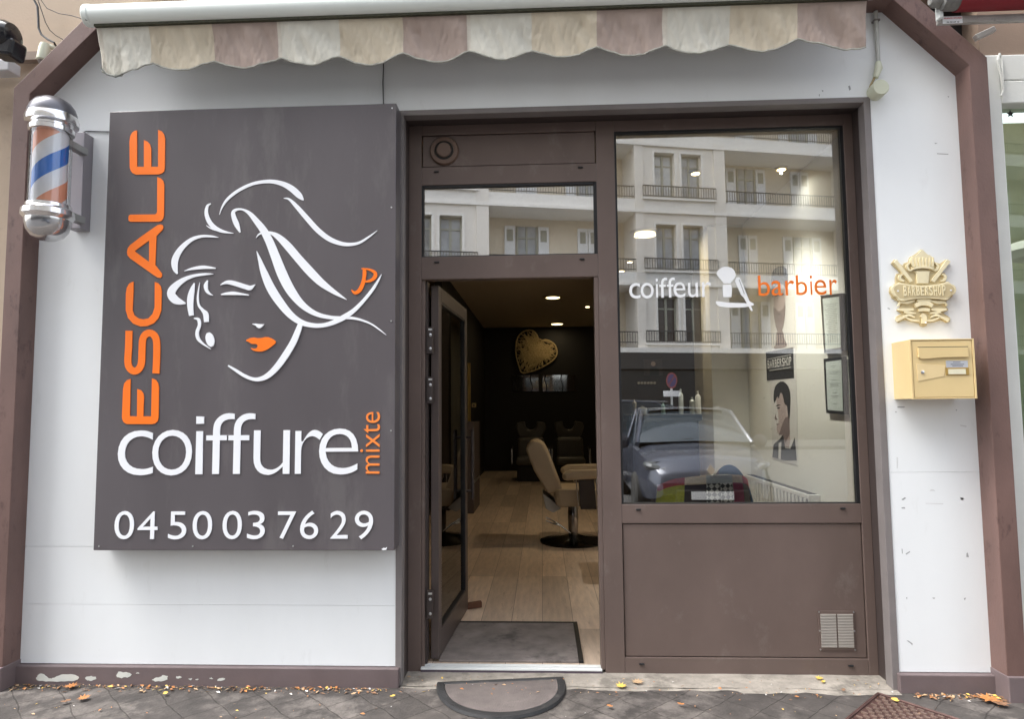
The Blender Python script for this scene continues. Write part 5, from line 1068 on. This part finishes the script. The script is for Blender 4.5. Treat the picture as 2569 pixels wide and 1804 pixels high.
# ---- cars
def car(name, label, loc, rz, bodyc, scale=1.0, suv=False):
    t = thing(name, label, 'car', loc, 'cars parked across from the shop'); t.rotation_euler = (0, 0, rz)
    paint = mat(name+'_paint', bodyc, .22, .35, var=.04, coat=.6); wg = mat(name+'_glass', (.03, .04, .05), .06, var=.1); tyre = mat('tyre', (.02, .02, .02), .8); hl_ = mat('headlamp', (.10, .11, .12), .06, .2, var=.5, scale=14, coat=1)
    rfm = mat('lamp_reflector', (.85, .87, .9), .15, .6)
    # local: nose towards +y, length 4.1
    st = [(-2.05, .45, .85, .80), (-1.98, .35, 1.0, .84), (-1.6, .3, 1.05, .87), (-.9, .28, 1.0, .89), (0, .28, .97, .90), (.7, .28, .98, .90), (1.2, .28, .95, .88), (1.6, .3, .88, .84), (1.9, .32, .80, .76), (2.05, .36, .66, .66), (2.1, .42, .58, .6)]
    h = 1.08 if suv else 1.0
    def sec(y, zb_, zt, w):
        return [(-w*.96, y, zb_), (-w, y, zb_+.12), (-w, y, zt*.72*h), (-w*.93, y, zt*.94*h), (-w*.72, y, zt*h), (-w*.35, y, (zt+.025)*h), (0, y, (zt+.035)*h), (w*.35, y, (zt+.025)*h), (w*.72, y, zt*h), (w*.93, y, zt*.94*h), (w, y, zt*.72*h), (w, y, zb_+.12), (w*.96, y, zb_)]
    vs = [v for s in st for v in sec(*s)]; n = 13; fs = []
    for i in range(len(st)-1):
        for k in range(n-1): fs.append((i*n+k, i*n+k+1, (i+1)*n+k+1, (i+1)*n+k))
        fs.append((i*n+n-1, i*n, (i+1)*n, (i+1)*n+n-1))
    fs += [tuple(range(n)), tuple(range(len(st)*n-1, (len(st)-1)*n-1, -1))]
    def lk(mb, nm, m_, sm=True, par=t, bev=0):
        o = mb.build(nm, m_, None, smooth=sm, bev=bev); o.parent = par; return o
    lk(MB()._add(vs, fs), 'body', paint)
    rf = 1.47 if not suv else 1.62
    # greenhouse
    g = [(-1.85, 1.0*h, .72, 1.05*h), (-1.55, 1.0*h, .76, rf-.1), (-1.0, .98*h, .78, rf), (-.2, .95*h, .80, rf+.02), (.35, .95*h, .80, rf-.03), (1.05, .95*h, .78, 1.0*h)]
    def gs(y, zb_, w, zt): k = (zt-zb_)/.55; return [(-w, y, zb_-.05), (-w*(1-.16*k), y, zt-.05*k), (-w*(1-.28*k), y, zt), (0, y, zt+.02), (w*(1-.28*k), y, zt), (w*(1-.16*k), y, zt-.05*k), (w, y, zb_-.05)]
    vs = [v for s in g for v in gs(*s)]; n = 7; fs = []
    for i in range(len(g)-1):
        for k in range(n-1): fs.append((i*n+k, i*n+k+1, (i+1)*n+k+1, (i+1)*n+k))
    lk(MB()._add(vs, fs), 'cabin_glass', wg)
    lk(MB().grid(lambda a, b: ((a-.5)*1.12, -1.45+1.85*b, rf+.03-.0-.05*abs(b-.45)-.03*(2*a-1)**2), 10, 12), 'roof', paint)
    pm_ = MB()
    for s in (-1, 1):
        pm_.tube([(s*.80, 1.02, .98*h), (s*.66, .40, rf-.05), (s*.62, -.3, rf+.0), (s*.6, -1.2, rf-.04), (s*.7, -1.85, 1.05*h)], .035, 8); pm_.tube([(s*.83, -.15, .95*h), (s*.66, -.2, rf)], .03, 6)
    lk(pm_, 'pillar', paint)
    for s in (-1, 1):
        lk(MB().lathe([(.02, -.06), (.09, -.04), (.1, .04), (.03, .07)], (s*.98, .72, 1.0*h), 'y', 14), 'wing_mirror', paint)
        lk(MB().lathe([(.02, -1), (.5, -.86), (.87, -.5), (1, 0), (.87, .5), (.5, .86), (.02, 1)], (s*.63, 1.80, .70*h), 'z', 20, fn=lambda v: (v[0]*.19, v[1]*.17-abs(v[0])*v[0]*s*.05, v[2]*.085+v[0]*s*.055)), 'headlight', hl_)
        lk(MB().lathe([(.045, -.01), (.045, .01), (0, .02)], (s*.56, 1.965, .68*h), 'y', 14), 'lamp_reflector', rfm)
        for y in (-1.25, 1.3):
            w = lk(MB().lathe([(.2, s*.70), (.31, s*.70), (.33, s*.74), (.33, s*.87), (.30, s*.90), (.2, s*.90)], (0, y, .29), 'x', 28), 'wheel', tyre)
            lk(MB().lathe([(.2, s*.89), (.19, s*.895), (.05, s*.88)], (0, y, .29), 'x', 20), 'rim', alu, par=w)
    lk(MB().box(-.45, .45, 2.06, 2.12, .26, .46), 'grille', black, False, bev=.02)
    lk(MB().tube([(-.66, 1.86, .80), (-.3, 2.02, .70), (0, 2.05, .69), (.3, 2.02, .70), (.66, 1.86, .80)], .006, 6), 'bonnet_gap', black); lk(MB().tube([(-.6, 1.03, 1.0*h), (0, 1.0, 1.05*h)], .008, 6), 'wiper', black)
    em = MB(); em.prism([(0, .78), (.055, .70), (0, .62), (-.055, .70)], 0, .02, fn=lambda x, y, z: (x, 2.07+y-(z-.7)*.35, z)); lk(em, 'emblem', chrome, False, bev=.006)
    lk(MB().box(-.26, .26, 2.121, 2.13, .34, .44), 'number_plate', signw, False)
    return t
vcar = P(1748, 1188, y=2*GLY+3.95); cx_ = vcar.x
car('parked_hatchback', 'grey blue hatchback parked nose to the shop, nearest in the window reflection', (cx_+.46, 2*GLY-vcar.y-3.0, -.055), rad(2), (.06, .068, .095))
v2 = P(1752, 1060, y=2*GLY+10.); car('parked_estate_car', 'dark grey car standing behind the hatchback in the window reflection', (v2.x-2.15, -10.0, -.045), rad(88), (.055, .065, .085), suv=True)
